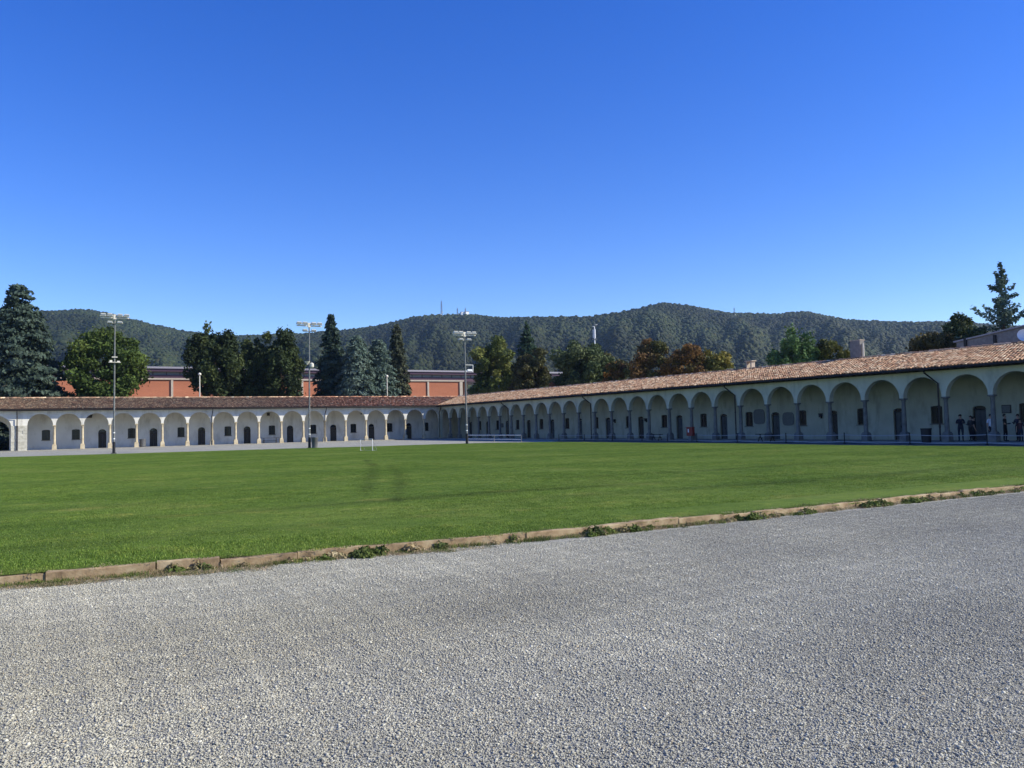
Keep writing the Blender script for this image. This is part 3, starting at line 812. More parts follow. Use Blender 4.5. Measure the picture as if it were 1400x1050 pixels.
def broadleaf(name, label, loc, H, Wd, pal, p, seed, z0=None, n=15000, leaf=.26, upright=0.0, nclump=70, gap=.0, group=None, lobes=None):
    r = np.random.default_rng(seed)
    z0 = H * .18 if z0 is None else z0
    ctr = np.array([0, 0, (H + z0) / 2]); ax = np.array([Wd / 2, Wd / 2, (H - z0) / 2])
    # clumps fill the outer shell unevenly
    d = r.normal(0, 1, (nclump, 3)); d /= np.linalg.norm(d, axis=1, keepdims=True)
    rad = r.uniform(.45, .93, (nclump, 1)) ** .7
    d[:, 2] = np.clip(d[:, 2], -.9, 1)
    wob = 1 + .16 * np.sin(3 * np.arctan2(d[:, 1], d[:, 0]) + seed)[:, None] + r.normal(0, .045, (nclump, 1))
    cc = ctr + d * rad * ax * .88 * np.clip(wob, .85, 1.1)
    # crown a bit wider below the middle
    f = (cc[:, 2] - z0) / (H - z0); sh = np.interp(f, [0, .3, .6, .85, 1], [.82, 1.05, 1.05, .98, .9])[:, None]
    cc[:, :2] *= sh
    cr = Wd * r.uniform(.075, .165, nclump) * (1 if not upright else .8)
    wts = cr ** 2; wts /= wts.sum()
    idx = r.choice(nclump, n, p=wts)
    dd = r.normal(0, 1, (n, 3)); dd /= np.linalg.norm(dd, axis=1, keepdims=True)
    rr = r.uniform(.25, 1, (n, 1)) ** .45
    sq = np.array([1, 1, .8 + upright])
    P = cc[idx] + dd * rr * cr[idx][:, None] * sq
    # a few stray twigs past the outline
    st = r.uniform(0, 1, n) < .05
    P[st] += dd[st] * np.array([.6, .6, .6 + upright * .8]) * cr[idx][st][:, None] * .7
    V, F = leaves(P, leaf, r, out=dd * .8)
    ct = tones(nclump, pal, p, r, .22)
    C = np.repeat(ct[idx] * r.uniform(.72, 1.3, (n, 1)), 4, 0)
    mbt = MB(); limbs(mbt, None, r, z0 + (H - z0) * .62, max(.16, Wd * .035), [cc[i] for i in r.choice(nclump, 16, False)])
    return finish_tree(name, loc, V, F, C, mbt, label, group=group)

def conifer(name, label, loc, H, Wd, pal, p, seed, z0=1.0, n=15000, leaf=.28, power=.85, whorl=.55, droop=.25, gap=.15, group=None, tip=.1, rise=0.0, nbr=9, wild=0.0):
    r = np.random.default_rng(seed); z = z0; P = []; O = []; D = []; ID = []; mbt = MB(); br = []
    nb = 0
    while z < H * .985:
        f = (z - z0) / (H - z0)
        rad = Wd / 2 * ((1 - f) ** power + tip * (1 - f)) / (1 + tip) * np.interp(f, [0, .08, .2], [.8, .95, 1])
        k = max(4, int(nbr * (.45 + .55 * (1 - f)))); a0 = r.uniform(0, 6.28)
        for q in range(k):
            if r.uniform() < gap: continue
            a = a0 + 6.283 * q / k + r.normal(0, .18); Lb = rad * r.uniform(.72 - wild, 1.14 + wild * .4)
            tip_p = np.array([math.cos(a) * Lb, math.sin(a) * Lb, z + (rise - droop + wild * r.normal(0, .5)) * Lb + r.normal(0, .12)])
            br.append((z, a, Lb, tip_p, rad)); nb += 1
        z += whorl * (.75 + .5 * (1 - f)) * r.uniform(.8, 1.2)
    Ls = np.array([b[2] for b in br]) + .25; w_ = Ls / Ls.sum()
    for i, (z, a, Lb, tp, rad) in enumerate(br):
        m_ = max(8, int(n * w_[i])); t = r.uniform(.12, 1.04, m_) ** .75
        wdt = .10 + .24 * Lb * (1 - t * .75)
        base = np.stack([t * tp[0], t * tp[1], z + (tp[2] - z) * t ** 1.5], 1)
        side = np.array([-math.sin(a), math.cos(a), 0])
        base += side * (r.normal(0, 1, m_) * wdt)[:, None] + np.array([0, 0, 1]) * (r.normal(-.04, .10, m_) - np.abs(r.normal(0, .10, m_)))[:, None]
        P.append(base); D.append(np.tile(np.array([math.cos(a), math.sin(a), -.35 + rise]), (m_, 1))); ID.append(np.full(m_, i))
        if Lb > .5: mbt.tube([(0, 0, z - .1), (tp[0] * .85, tp[1] * .85, z + (tp[2] - z) * .7)], [.02 + .016 * Lb, .01], 4)
    P = np.concatenate(P); D = np.concatenate(D); ID = np.concatenate(ID); nn = len(P)
    O = P.copy(); O[:, 2] = 0; O /= np.linalg.norm(O, axis=1, keepdims=True) + 1e-6; O[:, 2] = .7
    V, F = leaves(P, leaf, r, out=O * .8, droop=D * 1.2, aspect=2.0)
    ct = tones(len(br), pal, p, r, .16)
    C = np.repeat(ct[ID] * r.uniform(.75, 1.28, (nn, 1)), 4, 0)
    mbt.tube([(0, 0, 0), (0, 0, .5), (0, 0, H * .5), (0, 0, H * .98)], [max(.2, H * .018) * 1.3, max(.2, H * .018), H * .011, .02], 8)
    return finish_tree(name, loc, V, F, C, mbt, label, group=group)

GRN = [(.028, .046, .011), (.042, .064, .014), (.062, .084, .018)]
DRK = [(.020, .030, .012), (.030, .043, .015), (.052, .066, .021)]
BLU = [(.056, .084, .066), (.074, .108, .086), (.100, .135, .108)]
FIR = [(.018, .030, .020), (.026, .042, .027), (.036, .052, .032)]
OLV = [(.052, .068, .017), (.078, .094, .022), (.112, .120, .030)]
RED = [(.050, .034, .014), (.090, .048, .018), (.040, .042, .015)]
ORG = [(.240, .110, .022), (.085, .050, .018), (.055, .050, .016)]
YEL = [(.135, .122, .024), (.165, .138, .028), (.095, .094, .022)]
E3 = [.4, .38, .22]
G1 = 'trees behind the far wing'; G2 = 'trees behind the right wing'

conifer('cedar_tree', 'huge grey-green cedar at the left edge, behind the far wing', (-55.0, 19.6, 0), 23.4, 18.0, [(.030, .046, .034), (.040, .060, .045), (.055, .078, .058)], E3, 21, n=42000, leaf=.32, power=.55, whorl=.62, droop=.22, gap=.1, nbr=14, tip=.35)
broadleaf('broadleaf_tree', 'full round mid-green tree behind the leftmost floodlight mast', (-44.5, 18.4, 0), 18.6, 11.0, GRN, E3, 22, n=26000, leaf=.30, nclump=110, z0=2.0)
broadleaf('dark_oak', 'dark evergreen with bare lower trunk, leftmost of three dark trees beside the middle mast', (-29.6, 17.0, 0), 18.1, 8.8, DRK, E3, 23, n=22000, leaf=.27, upright=.5, nclump=100, z0=6.0)
broadleaf('dark_oak', 'dark evergreen tree in the middle of the three dark trees left of the middle mast', (-24.0, 19.6, 0), 17.7, 8.4, DRK, E3, 24, n=20000, leaf=.27, upright=.5, nclump=90, z0=2.5)
broadleaf('dark_oak', 'dark evergreen tree nearest the middle mast, rightmost of the three dark trees', (-19.9, 16.2, 0), 18.4, 7.8, DRK, [.34, .40, .26], 25, n=21000, leaf=.27, upright=.55, nclump=100, z0=2.0)
conifer('fir_tree', 'tallest narrow dark fir with pointed top, right of the middle mast', (-11.2, 17.6, 0), 21.0, 8.2, [(.022, .038, .028), (.032, .052, .038), (.046, .068, .050)], E3, 26, n=24000, leaf=.27, power=.6, whorl=.5, tip=.3, gap=.08, nbr=11)
conifer('blue_spruce', 'broad blue-grey spruce in front of the tallest fir', (-8.3, 13.6, 0), 16.9, 9.4, BLU, E3, 27, n=30000, leaf=.22, power=.36, whorl=.40, tip=.2, gap=.04, droop=.35, nbr=15)
conifer('blue_spruce', 'smaller blue-grey spruce beside the narrow brownish cypress', (-4.2, 14.6, 0), 16.7, 8.6, BLU, E3, 28, n=26000, leaf=.22, power=.36, whorl=.40, tip=.2, gap=.04, droop=.35, nbr=14)
conifer('narrow_cypress', 'narrow olive-brown conifer, rightmost of the conifers behind the far wing', (1.1, 20.2, 0), 19.9, 6.2, [(.034, .040, .024), (.048, .056, .032), (.062, .070, .040)], E3, 29, n=18000, leaf=.25, power=.45, whorl=.45, tip=.3, gap=.08, nbr=10)
broadleaf('broadleaf_tree', 'olive green round tree beside the rightmost floodlight mast', (17.2, 14.6, 0), 17.6, 8.8, OLV, [.36, .38, .26], 30, n=22000, leaf=.28, nclump=100, z0=2.0)
broadleaf('broadleaf_tree', 'brownish olive tree in front of the lone dark spruce', (19.3, 5.2, 0), 15.6, 7.0, [(.050, .050, .018), (.066, .060, .022), (.052, .040, .018)], E3, 31, n=16000, leaf=.27, nclump=80, z0=2.0)
conifer('spruce_tree', 'lone dark green spruce rising behind the brownish olive tree', (34.8, 33.1, 0), 23.2, 14.0, [(.014, .030, .016), (.020, .042, .022), (.028, .052, .028)], E3, 32, n=16000, leaf=.34, power=.85, whorl=.85, gap=.08, nbr=12)
broadleaf('broadleaf_tree', 'large dark green tree in front of the white mobile mast', (19.6, -9.2, 0), 15.5, 10.0, [(.034, .050, .020), (.046, .064, .025), (.064, .080, .032)], E3, 33, n=25000, leaf=.27, nclump=120, z0=2.0)
broadleaf('broadleaf_tree', 'small pale green tree tucked right of the large dark green one', (23.6, -11.0, 0), 13.6, 6.4, [(.050, .062, .026), (.064, .076, .030), (.075, .07, .026)], E3, 34, n=12000, leaf=.25, nclump=70, z0=2.0)
broadleaf('small_maple', 'small orange tree low over the right wing roof', (19.8, -17.4, 0), 11.3, 4.2, ORG, E3, 35, n=7000, leaf=.22, nclump=50, z0=2.0)
broadleaf('small_maple', 'low rusty shrubby tree at the roof left of the large dark green tree', (15.3, -8.6, 0), 8.6, 3.4, [(.11, .05, .025), (.14, .075, .04), (.07, .05, .02)], E3, 36, n=4500, leaf=.22, nclump=30, z0=1.5)
broadleaf('broadleaf_tree', 'dark reddish brown tree with green left side, above the right wing', (23.0, -21.7, 0), 13.6, 7.8, [(.068, .050, .018), (.098, .056, .020), (.058, .062, .020)], [.42, .36, .22], 137, n=19000, leaf=.24, nclump=100, z0=2.0)
broadleaf('broadleaf_tree', 'rusty red-brown round tree, left of the yellow-green one', (24.2, -28.0, 0), 12.7, 6.4, [(.105, .058, .019), (.140, .074, .022), (.072, .056, .018)], E3, 38, n=16000, leaf=.23, nclump=90, z0=2.0)
broadleaf('broadleaf_tree', 'yellowing green tree right of the rusty red-brown one', (28.0, -29.3, 0), 12.2, 6.2, YEL, E3, 39, n=14000, leaf=.23, nclump=80, z0=2.0)
broadleaf('young_tree', 'fresh light green tree with upright shoots over the right wing roof', (20.2, -49.6, 0), 11.6, 6.8, [(.045, .085, .028), (.062, .110, .036), (.085, .135, .048)], E3, 40, n=13000, leaf=.22, upright=.8, nclump=70, z0=2.0)
broadleaf('broadleaf_tree', 'yellow-olive tree left of the grey chimney', (24.6, -51.3, 0), 11.3, 5.4, [(.060, .068, .016), (.085, .084, .020), (.050, .056, .016)], E3, 41, n=11000, leaf=.22, nclump=60, z0=2.0)
broadleaf('broadleaf_tree', 'dark brownish tree left of the grey sloping wall', (25.6, -62.7, 0), 11.2, 6.0, [(.034, .032, .014), (.052, .046, .018), (.070, .058, .022)], E3, 42, n=13000, leaf=.2, nclump=70, z0=2.0)
conifer('blue_cedar', 'tall open blue-green cedar near the right edge, standing clear against the sky', (29.3, -67.5, 0), 16.8, 11.0, [(.044, .070, .050), (.058, .090, .064), (.076, .112, .080)], E3, 43, n=12000, leaf=.16, power=1.05, whorl=.42, droop=.0, rise=.35, gap=.42, nbr=7, tip=.2, wild=.5)
broadleaf('broadleaf_tree', 'dark bushy tree at the foot of the tall blue-green cedar', (28.5, -63.9, 0), 12.4, 6.0, [(.028, .042, .018), (.040, .056, .022), (.055, .07, .03)], E3, 44, n=13000, leaf=.2, nclump=80, z0=2.0)
conifer('blue_cedar', 'second blue-green cedar cut by the right edge of the picture', (31.6, -70.6, 0), 15.6, 9.6, [(.044, .070, .050), (.058, .090, .064), (.076, .112, .080)], E3, 45, n=11000, leaf=.16, power=.95, whorl=.42, droop=.0, rise=.35, gap=.42, nbr=7, tip=.2, wild=.5)
broadleaf('broadleaf_tree', 'dark green tree behind the grey sloping wall at the right edge', (33.0, -72.0, 0), 12.8, 7.0, [(.028, .042, .018), (.040, .056, .022), (.055, .07, .03)], E3, 46, n=12000, leaf=.22, nclump=70, z0=2.0)
broadleaf('garden_shrub', 'lit shrub seen through the gateway at the far left', (-60.5, 13.5, 0), 2.6, 2.6, [(.10, .12, .03), (.13, .14, .04), (.08, .10, .03)], E3, 47, n=2500, leaf=.14, nclump=25, z0=.3)

# ================================================================== HILLS AND THEIR WOOD
PROF = [(-60, .10), (-30, .105), (-14, .115), (-7.9, .1208), (-2.7, .1275), (-.4, .1326), (1.6, .1367), (3.2, .1331), (5.3, .1238), (7.5, .1149), (9.7, .1106), (14.8, .1132), (17.8, .1186), (20.2, .1247), (22.7, .1352), (26.3, .1371), (28.3, .1329), (32.4, .1311), (34.9, .1297), (37, .1346), (39.7, .1439), (41.9, .1366), (44.3, .1265), (47.1, .1226), (49, .1239), (51.6, .1107), (55.4, .1026), (57.8, .1009), (61.2, .0906), (66.4, .0778), (90, .08), (130, .07)]
PA = np.array([a for a, b in PROF]); PE = np.array([b for a, b in PROF])
def ridge_r(a): return 1650 + 160 * np.sin(a * .13 + .6) + 90 * np.sin(a * .31)
def hill_h(rr, a):
    Rr = ridge_r(a); hr = np.interp(a, PA, PE) * Rr - 4.0
    t = np.clip((rr - 520) / (Rr - 520), 0, 1.6)
    base = np.where(t < 1, (t ** 1.15) * (1 + .06 * np.sin(math.pi * np.clip(t, 0, 1))) , 1 - (t - 1) * .9)
    base = np.where(t < 1, np.minimum(base, t ** .5), base)
    spur = np.sin(a * .9 + 2.2 * np.sin(rr * .004) + 1) * .5 + np.sin(a * 2.1 + rr * .006) * .3 + np.sin(a * 4.3 - rr * .011) * .15
    tc_ = np.clip(t, 0, 1); amp = 100 * tc_ * (1 - tc_) ** 1.5
    return hr * base + spur * amp * np.where(t < 1, 1, 0)
aa = np.linspace(-60, 130, 381); rr_ = np.concatenate([np.linspace(500, 1950, 90), np.linspace(1990, 2600, 10)])
AA, RR = np.meshgrid(aa, rr_, indexing='ij'); HH = hill_h(RR, AA); HH[:, 0] = -1; HH[:, -1] = -1
VX = CAM.x + RR * np.sin(np.radians(AA)); VY = CAM.y + RR * np.cos(np.radians(AA))
V = np.stack([VX, VY, np.maximum(HH, -1)], -1).reshape(-1, 3); nr = len(rr_)
ii, jj = np.meshgrid(np.arange(len(aa) - 1), np.arange(nr - 1), indexing='ij'); b0 = (ii * nr + jj).ravel()
F = np.stack([b0, b0 + nr, b0 + nr + 1, b0 + 1], 1)
tag(link('hills', new_mesh('hills', V, F, [M['hill_soil']], smooth=True)), kind='structure')

def crown_blob(seed, sub=3):
    v, f = icos(sub); r = np.random.default_rng(seed)
    d = np.zeros(len(v))
    for q in range(26):
        c = r.normal(0, 1, 3); c /= np.linalg.norm(c); c[2] = abs(c[2]) * .9 - .1
        dist = np.linalg.norm(v - c, axis=1); d += r.uniform(.08, .22) * np.exp(-(dist / r.uniform(.2, .42)) ** 2)
    v = v * (0.72 + d[:, None] + r.normal(0, .035, (len(v), 1)))
    v[:, 2] = v[:, 2] * 1.05 + .35
    return new_mesh('wood_crown', v, f, [M['far_foliage']], smooth=False)
n = 98000
a = rng.uniform(-14, 72, n * 2); rr = np.sqrt(rng.uniform(500 ** 2, 1860 ** 2, n * 2)); keep = rr < ridge_r(a) + 60; a = a[keep][:n]; rr = rr[keep][:n]; n = len(a)
P = np.stack([CAM.x + rr * np.sin(np.radians(a)), CAM.y + rr * np.cos(np.radians(a)), np.maximum(hill_h(rr, a), 0)], 1)
sc = np.clip(rng.lognormal(0, .25, n), .55, 1.5) * 3.0 * (1 + .18 * np.sin(P[:, 0] * .017 + 2) * np.sin(P[:, 1] * .014))
scl = np.stack([sc * rng.uniform(.85, 1.15, n), sc * rng.uniform(.85, 1.15, n), sc * rng.uniform(.9, 1.35, n)], 1)
pal = np.array([(.030, .046, .016), (.040, .058, .019), (.052, .068, .022), (.062, .070, .024), (.024, .036, .016)])
patch = np.sin(P[:, 0] * .011) + np.sin(P[:, 1] * .013 + P[:, 0] * .005)
tint = pal[rng.choice(5, n, p=[.3, .28, .2, .08, .14])] * .56 * rng.uniform(.7, 1.3, (n, 1)) * (1 + .22 * patch[:, None]) * np.where(rng.uniform(0, 1, (n, 1)) < .06, np.array([[1.5, 1.25, 1.0]]), 1.0)
scatter('hillside_wood', P, rng.uniform(0, 6.28, n), scl, rng.integers(0, 6, n), tint, [crown_blob(50 + q) for q in range(6)], 'dense dark green wood covering the hills', 'wood')

def pol(adeg, dist, dz=0):
    z = float(hill_h(np.array([dist]), np.array([adeg]))[0]) if dist > 500 else 0
    return Vector((CAM.x + dist * math.sin(R(adeg)), CAM.y + dist * math.cos(R(adeg)), z + dz))
# lattice mast and masts on the hill tops
def lattice(name, loc, h, wd, label, mat):
    root = empty(name, loc, label, 'mast'); mb = MB()
    cs = [(wd, wd), (-wd, wd), (-wd, -wd), (wd, -wd)]
    for x, y in cs: mb.tube([(x, y, -6), (x * .5, y * .5, h)], wd * .16, 4)
    mb.build('leg_frame', mat, root)
    mb = MB(); k = 9
    for i in range(k):
        f0, f1 = i / k, (i + 1) / k
        for (x, y), (x2, y2) in zip(cs, cs[1:] + cs[:1]):
            g0, g1 = 1 - .5 * f0, 1 - .5 * f1
            mb.tube([(x * g0, y * g0, h * f0), (x2 * g1, y2 * g1, h * f1)], wd * .1, 4)
    mb.build('bracing', mat, root)
    mb = MB().tube([(0, 0, h), (0, 0, h * 1.16)], wd * .12, 5); mb.build('antenna', mat, root)
    for z, o_ in ((.35, 1), (.22, -1)):
        MB().box((wd * 1.0 * o_, -wd * .8, h * z), (wd * .9, wd * .6, wd * 1.3)).build('panel_antenna', M['lamp_white'], root)
    return root
mat_plain('mast_steel', (.16, .14, .15), .6, .2)
lattice('radio_mast', pol(24.45, 1612), 33, 1.5, 'tall thin lattice radio mast on the middle hilltop', M['mast_steel'])
lattice('radio_mast', pol(25.55, 1608), 17, 1.3, 'short grey mast just right of the tall hilltop radio mast', M['mast_steel'])
lattice('radio_mast', pol(26.1, 1605), 16, 1.2, 'short mast beside the white huts on the middle hilltop', M['mast_steel'])
lattice('radio_mast', pol(44.5, 1640), 20, 1.2, 'faint thin mast on the hill right of the highest top', M['mast_steel'])
for a_, lab in ((25.9, 'small white hut on the middle hilltop, left of its twin'), (26.2, 'small white hut on the middle hilltop, right of its twin')):
    h_ = empty('transmitter_hut', pol(a_, 1603), lab, 'hut')
    MB().box((0, 0, 3), (7, 6, 12)).build('wall', M['white_paint'], h_); MB().box((0, 0, 9.2), (8, 7, .5)).build('roof', M['roof_metal'], h_)
# white mobile mast
mm = empty('mobile_mast', (81, 74.7, 0), 'white mobile phone mast with panel antennas, behind the large dark green tree', 'mast')
MB().tube([(0, 0, 0), (0, 0, 28.6)], [.30, .14], 10).build('pole', M['white_paint'], mm, smooth=True)
for k in range(3):
    t = 2.1 * k + .5; MB().box((.36 * math.cos(t), .36 * math.sin(t), 26.6), (.16, .16, 2.4)).build('panel_antenna', M['white_paint'], mm)
MB().lathe([(.25, 0), (.7, .05), (.7, .15), (.25, .2)], 10, (0, 0, 25.0)).build('platform', M['galvanised'], mm)
for k in range(2): MB().lathe([(.05, 0), (.32, .12), (.35, .2)], 10, (.5 * (1 - 2 * k), -.2, 29.0 - .5 * k)).build('dish_antenna', M['white_paint'], mm)
MB().tube([(0, 0, 28.5), (0, 0, 29.9)], .05, 6).build('antenna', M['galvanised'], mm)

# ================================================================== FLOODLIGHT MASTS
def flood_mast(x, y, H, label, side, mid, lean=0):
    root = empty('floodlight_mast', (x, y, 0), label, 'floodlight', 'floodlight masts along the lawn')
    root.rotation_euler = (0, lean, 0)
    MB().tube([(0, 0, 1.0), (0, 0, H * .5), (0, 0, H - .1)], [.085, .072, .055], 10).build('pole', M['galvanised'], root, smooth=True)
    MB().tube([(0, 0, 0), (0, 0, 1.05)], [.135, .12], 10).build('base_sleeve', M['iron'], root, smooth=True)
    MB().box((0, 0, .03), (.42, .42, .06)).build('base_plate', M['iron'], root)
    MB().box((0, 0, H - .28), (2.4, .10, .10)).box((0, 0, H - .2), (.24, .2, .44)).build('crossbar', M['lamp_white'], root)
    for k in (-.98, -.42, .42, .98):
        fb = MB().box((0, -.04, .20), (.50, .34, .24), taper=.78).box((0, 0, .04), (.08, .08, .12)).build('floodlight', M['lamp_white'], root, (k, 0, H - .24))
        link('lens', MB().box((0, -.215, .19), (.40, .02, .16)).mesh('lens', M['band_glass']), fb)
    MB().box((0, 0, H - .80), (1.25, .06, .06)).build('lower_crossbar', M['galvanised'], root)
    for k in (-.42, .42):
        fb = MB().box((0, -.04, .10), (.46, .34, .18), taper=.82).build('floodlight', M['lamp_white'], root, (k, 0, H - .80))
        link('lens', MB().box((0, -.215, .09), (.36, .02, .12)).mesh('lens', M['band_glass']), fb)
    if mid == 'ring':
        MB().box((0, 0, H * .655), (1.0, .5, .05)).box((-.3, 0, H * .655 + .1), (.22, .2, .18)).box((.32, 0, H * .655 + .08), (.22, .2, .12)).build('bracket_shelf', M['lamp_white'], root)
        MB().box((0, 0, H * .655 + .48), (.46, .3, .08)).build('speaker', M['lamp_white'], root)
    elif mid == 'horn':
        MB().lathe([(.06, 0), (.12, .12), (.26, .3), (.27, .32)], 10, (0, 0, 0)).build('speaker', M['lamp_white'], root, (-.22, -.1, H * .665))
        MB().lathe([(.08, 0), (.2, .1), (.2, .4), (.06, .5)], 10).build('camera_dome', M['lamp_white'], root, (.2, -.12, H * .64))
    else:
        fr = MB()
        for dx, dz, w_, h_ in ((.42, .36, .84, .04), (.42, -.24, .84, .06), (.82, .06, .04, .62)): fr.box((dx, -.05, H * .675 + dz), (w_, .05, h_))
        fr.box((.45, -.05, H * .675 - .15), (.5, .16, .16)).build('bracket_frame', M['white_paint'], root)
    for z in (1.3, 1.85): MB().tube([(0, 0, z), (0, 0, z + .09)], .095, 8).build('clamp', M['white_paint'], root)
    return root
flood_mast(-41.11 * S, -26.59 * S, 12.75, 'grey floodlight mast at the left, in front of the round green tree', -1, 'ring', lean=.006)
flood_mast(-26.47 * S, -31.83 * S, 11.95, 'grey floodlight mast in the middle, beside the grey litter bin', 1, 'horn', lean=.008)
flood_mast(-14.02 * S, -36.71 * S, 10.95, 'grey floodlight mast at the right, where the two wings meet', 1, 'frame', lean=-.004)
def lamp_post(x, y, H, label):
    root = empty('lamp_post', (x, y, 0), label, 'lamp post', 'small lamp posts behind the far wing')
    MB().tube([(0, 0, 0), (0, 0, H)], [.10, .07], 8).build('pole', M['lamp_white'], root, smooth=True)
    MB().lathe([(.06, 0), (.2, .08), (.24, .2), (.16, .36), (.05, .42)], 10, (0, 0, H)).build('lamp_head', M['lamp_white'], root, smooth=True)
lamp_post(-28.9 * S, 12.0, 9.9, 'slim pale lamp post in front of the leftmost dark tree')
lamp_post(-3.8 * S, 10.9, 9.8, 'slim pale lamp post in front of the blue-grey spruces')

# ================================================================== SMALL THINGS ON THE GROUND
# goal
gl_ = empty('small_goal', (-26.5 * S, -46.4 * S, turf_z(-52)), 'small white goal frame standing on the far part of the lawn', 'goal', rz=R(-62))
MB().tube([(-.62, 0, 0), (-.62, 0, .9), (.62, 0, .9), (.62, 0, 0)], .022, 8).build('goal_frame', M['white_paint'], gl_)
for sx_ in (-1, 1): MB().tube([(.62 * sx_, 0, .88), (.62 * sx_, .5, .02), (.62 * sx_, 0, .02)], .011, 6).build('side_stay', M['tape'], gl_)
MB().tube([(-.62, .5, .02), (.62, .5, .02)], .011, 6).build('rear_bar', M['tape'], gl_)
nb_ = MB()
for k in range(9):
    x = -.6 + 1.2 * k / 8; nb_.tube([(x, 0, .88), (x, .5, .02)], .004, 3)
for k in range(6):
    f = k / 5; nb_.tube([(-.6, .5 * f, .88 - .86 * f), (.6, .5 * f, .88 - .86 * f)], .004, 3)
nb_.build('net', M['tape'], gl_)
# bins
def bin_(loc, h, r0, label, mat):
    root = empty('litter_bin', loc, label, 'bin')
    MB().lathe([(r0 * .88, .04), (r0, h * .9), (r0 * 1.06, h * .92), (r0 * 1.06, h), (r0 * .9, h), (r0 * .86, h * .6)], 14).build('body', mat, root, smooth=True)
    MB().lathe([(r0 * .8, 0), (r0 * .8, .05)], 12).build('base', M['iron'], root)
    MB().tube([(-r0 * 1.02, 0, h * .5), (0, -r0 * 1.0, h * .5), (r0 * 1.02, 0, h * .5)], .02, 5).build('hoop', M['galvanised'], root)
bin_((-26.1 * S, -32.1 * S, 0), 1.05, .30, 'grey litter bin beside the middle floodlight mast', M['bin_grey'])
bin_((-36.54 * S, .55, .05), 1.0, .38, 'grey bin in the far arcade beside a column, behind the left mast', M['bin_grey'])
bin_((-.55, -70.7 * S, .0), .95, .33, 'black bin at the foot of a column beside the people', M['bin_black'])
# table and benches
def trestle(loc, Lx, h, dpt, label, cat, rz, mat, name):
    root = empty(name, loc, label, cat, rz=rz)
    tp = 'table_top' if cat == 'table' else 'seat'
    for k in range(3): MB().box((0, (k - 1) * dpt / 3, h - .03), (Lx, dpt / 3 - .02, .05)).build('plank', mat, root)
    for e in (-1, 1):
        MB().box((e * Lx * .36, 0, h / 2 - .03), (.07, dpt * .8, .06)).tube([(e * Lx * .36, -dpt * .42, 0), (e * Lx * .36, dpt * .1, h - .05)], .035, 6).tube([(e * Lx * .36, dpt * .42, 0), (e * Lx * .36, -dpt * .1, h - .05)], .035, 6).build('leg', M['dark_wood'], root)
    MB().tube([(-Lx * .36, 0, h * .45), (Lx * .36, 0, h * .45)], .025, 6).build('stretcher', M['dark_wood'], root)
trestle((-22.1 * S, 1.9, .05), 2.3, .74, .75, 'dark wooden trestle table in the far arcade under a window', 'table', 0, M['dark_wood'], 'trestle_table')
trestle((-.9, -58.5 * S, 0), 1.8, .62, .6, 'dark wooden bench by the two grey wall plaques', 'bench', R(90), M['dark_wood'], 'bench')
trestle((-.6, -45.9 * S, 0), 1.3, .6, .5, 'dark wooden bench left of the red box, beside a column', 'bench', R(90), M['dark_wood'], 'bench')
# red box on its stand
rb = empty('red_box', (-1.5 * S, -51.27 * S, 0), 'red box with a white mark on a grey stand, in front of the right wing', 'box')
MB().box((0, 0, .84), (.28, .74, .74)).build('box_body', M['red_paint'], rb); MB().box((-.02, 0, 1.23), (.36, .82, .05)).build('lid', M['red_paint'], rb)
MB().box((-.146, .12, .92), (.012, .14, .30)).build('white_mark', M['white_paint'], rb)
MB().box((0, 0, .235), (.22, .34, .47), taper=.9).build('stand', M['greystone'], rb)

# barriers in front of the right wing
def barrier(pts, zs, label, post_mat, rail_mat, rail_r, sag=0.0, ph=.75, name='barrier'):
    c = Vector(pts[0]).lerp(Vector(pts[-1]), .5); root = empty(name, (c.x, c.y, 0), label, 'barrier')
    off = -Vector((c.x, c.y, 0))
    for p_ in pts: MB().tube([(p_[0], p_[1], 0), (p_[0], p_[1], ph)], .035, 8).lathe([(.11, 0), (.11, .03), (.04, .06)], 8, (p_[0], p_[1], 0)).build('post', post_mat, root, off)
    for a_, b_ in zip(pts[:-1], pts[1:]):
        for z in zs:
            line = []
            for i in range(9):
                f = i / 8; q = Vector(a_).lerp(Vector(b_), f); line.append((q.x, q.y, z - sag * 4 * f * (1 - f) * random.uniform(.8, 1.2)))
            MB().tube(line, rail_r, 5).build('rail', rail_mat, root, off)
barrier([(-7.3 * S, -23.2 * S, 0), (-7.25 * S, -29 * S, 0), (-7.2 * S, -34.3 * S, 0)], (.70, .26), 'sunlit white two-rail barrier beside the right floodlight mast', M['galvanised'], M['white_paint'], .035)
barrier([(-3.3 * S, y * S, 0) for y in (-54.0, -58.2, -62.6, -67.2, -71.6, -76.0, -80.5, -85)], (.60, .13), 'shaded white two-line barrier in front of the people and the right wing', M['iron'], M['tape'], .019, sag=.06)
barrier([(-2.2 * S, y * S, 0) for y in (-33, -37.4, -41.8, -46.0, -49.3)], (.55,), 'shaded single-line white barrier left of the red box', M['iron'], M['tape'], .016, sag=.06, ph=.65)

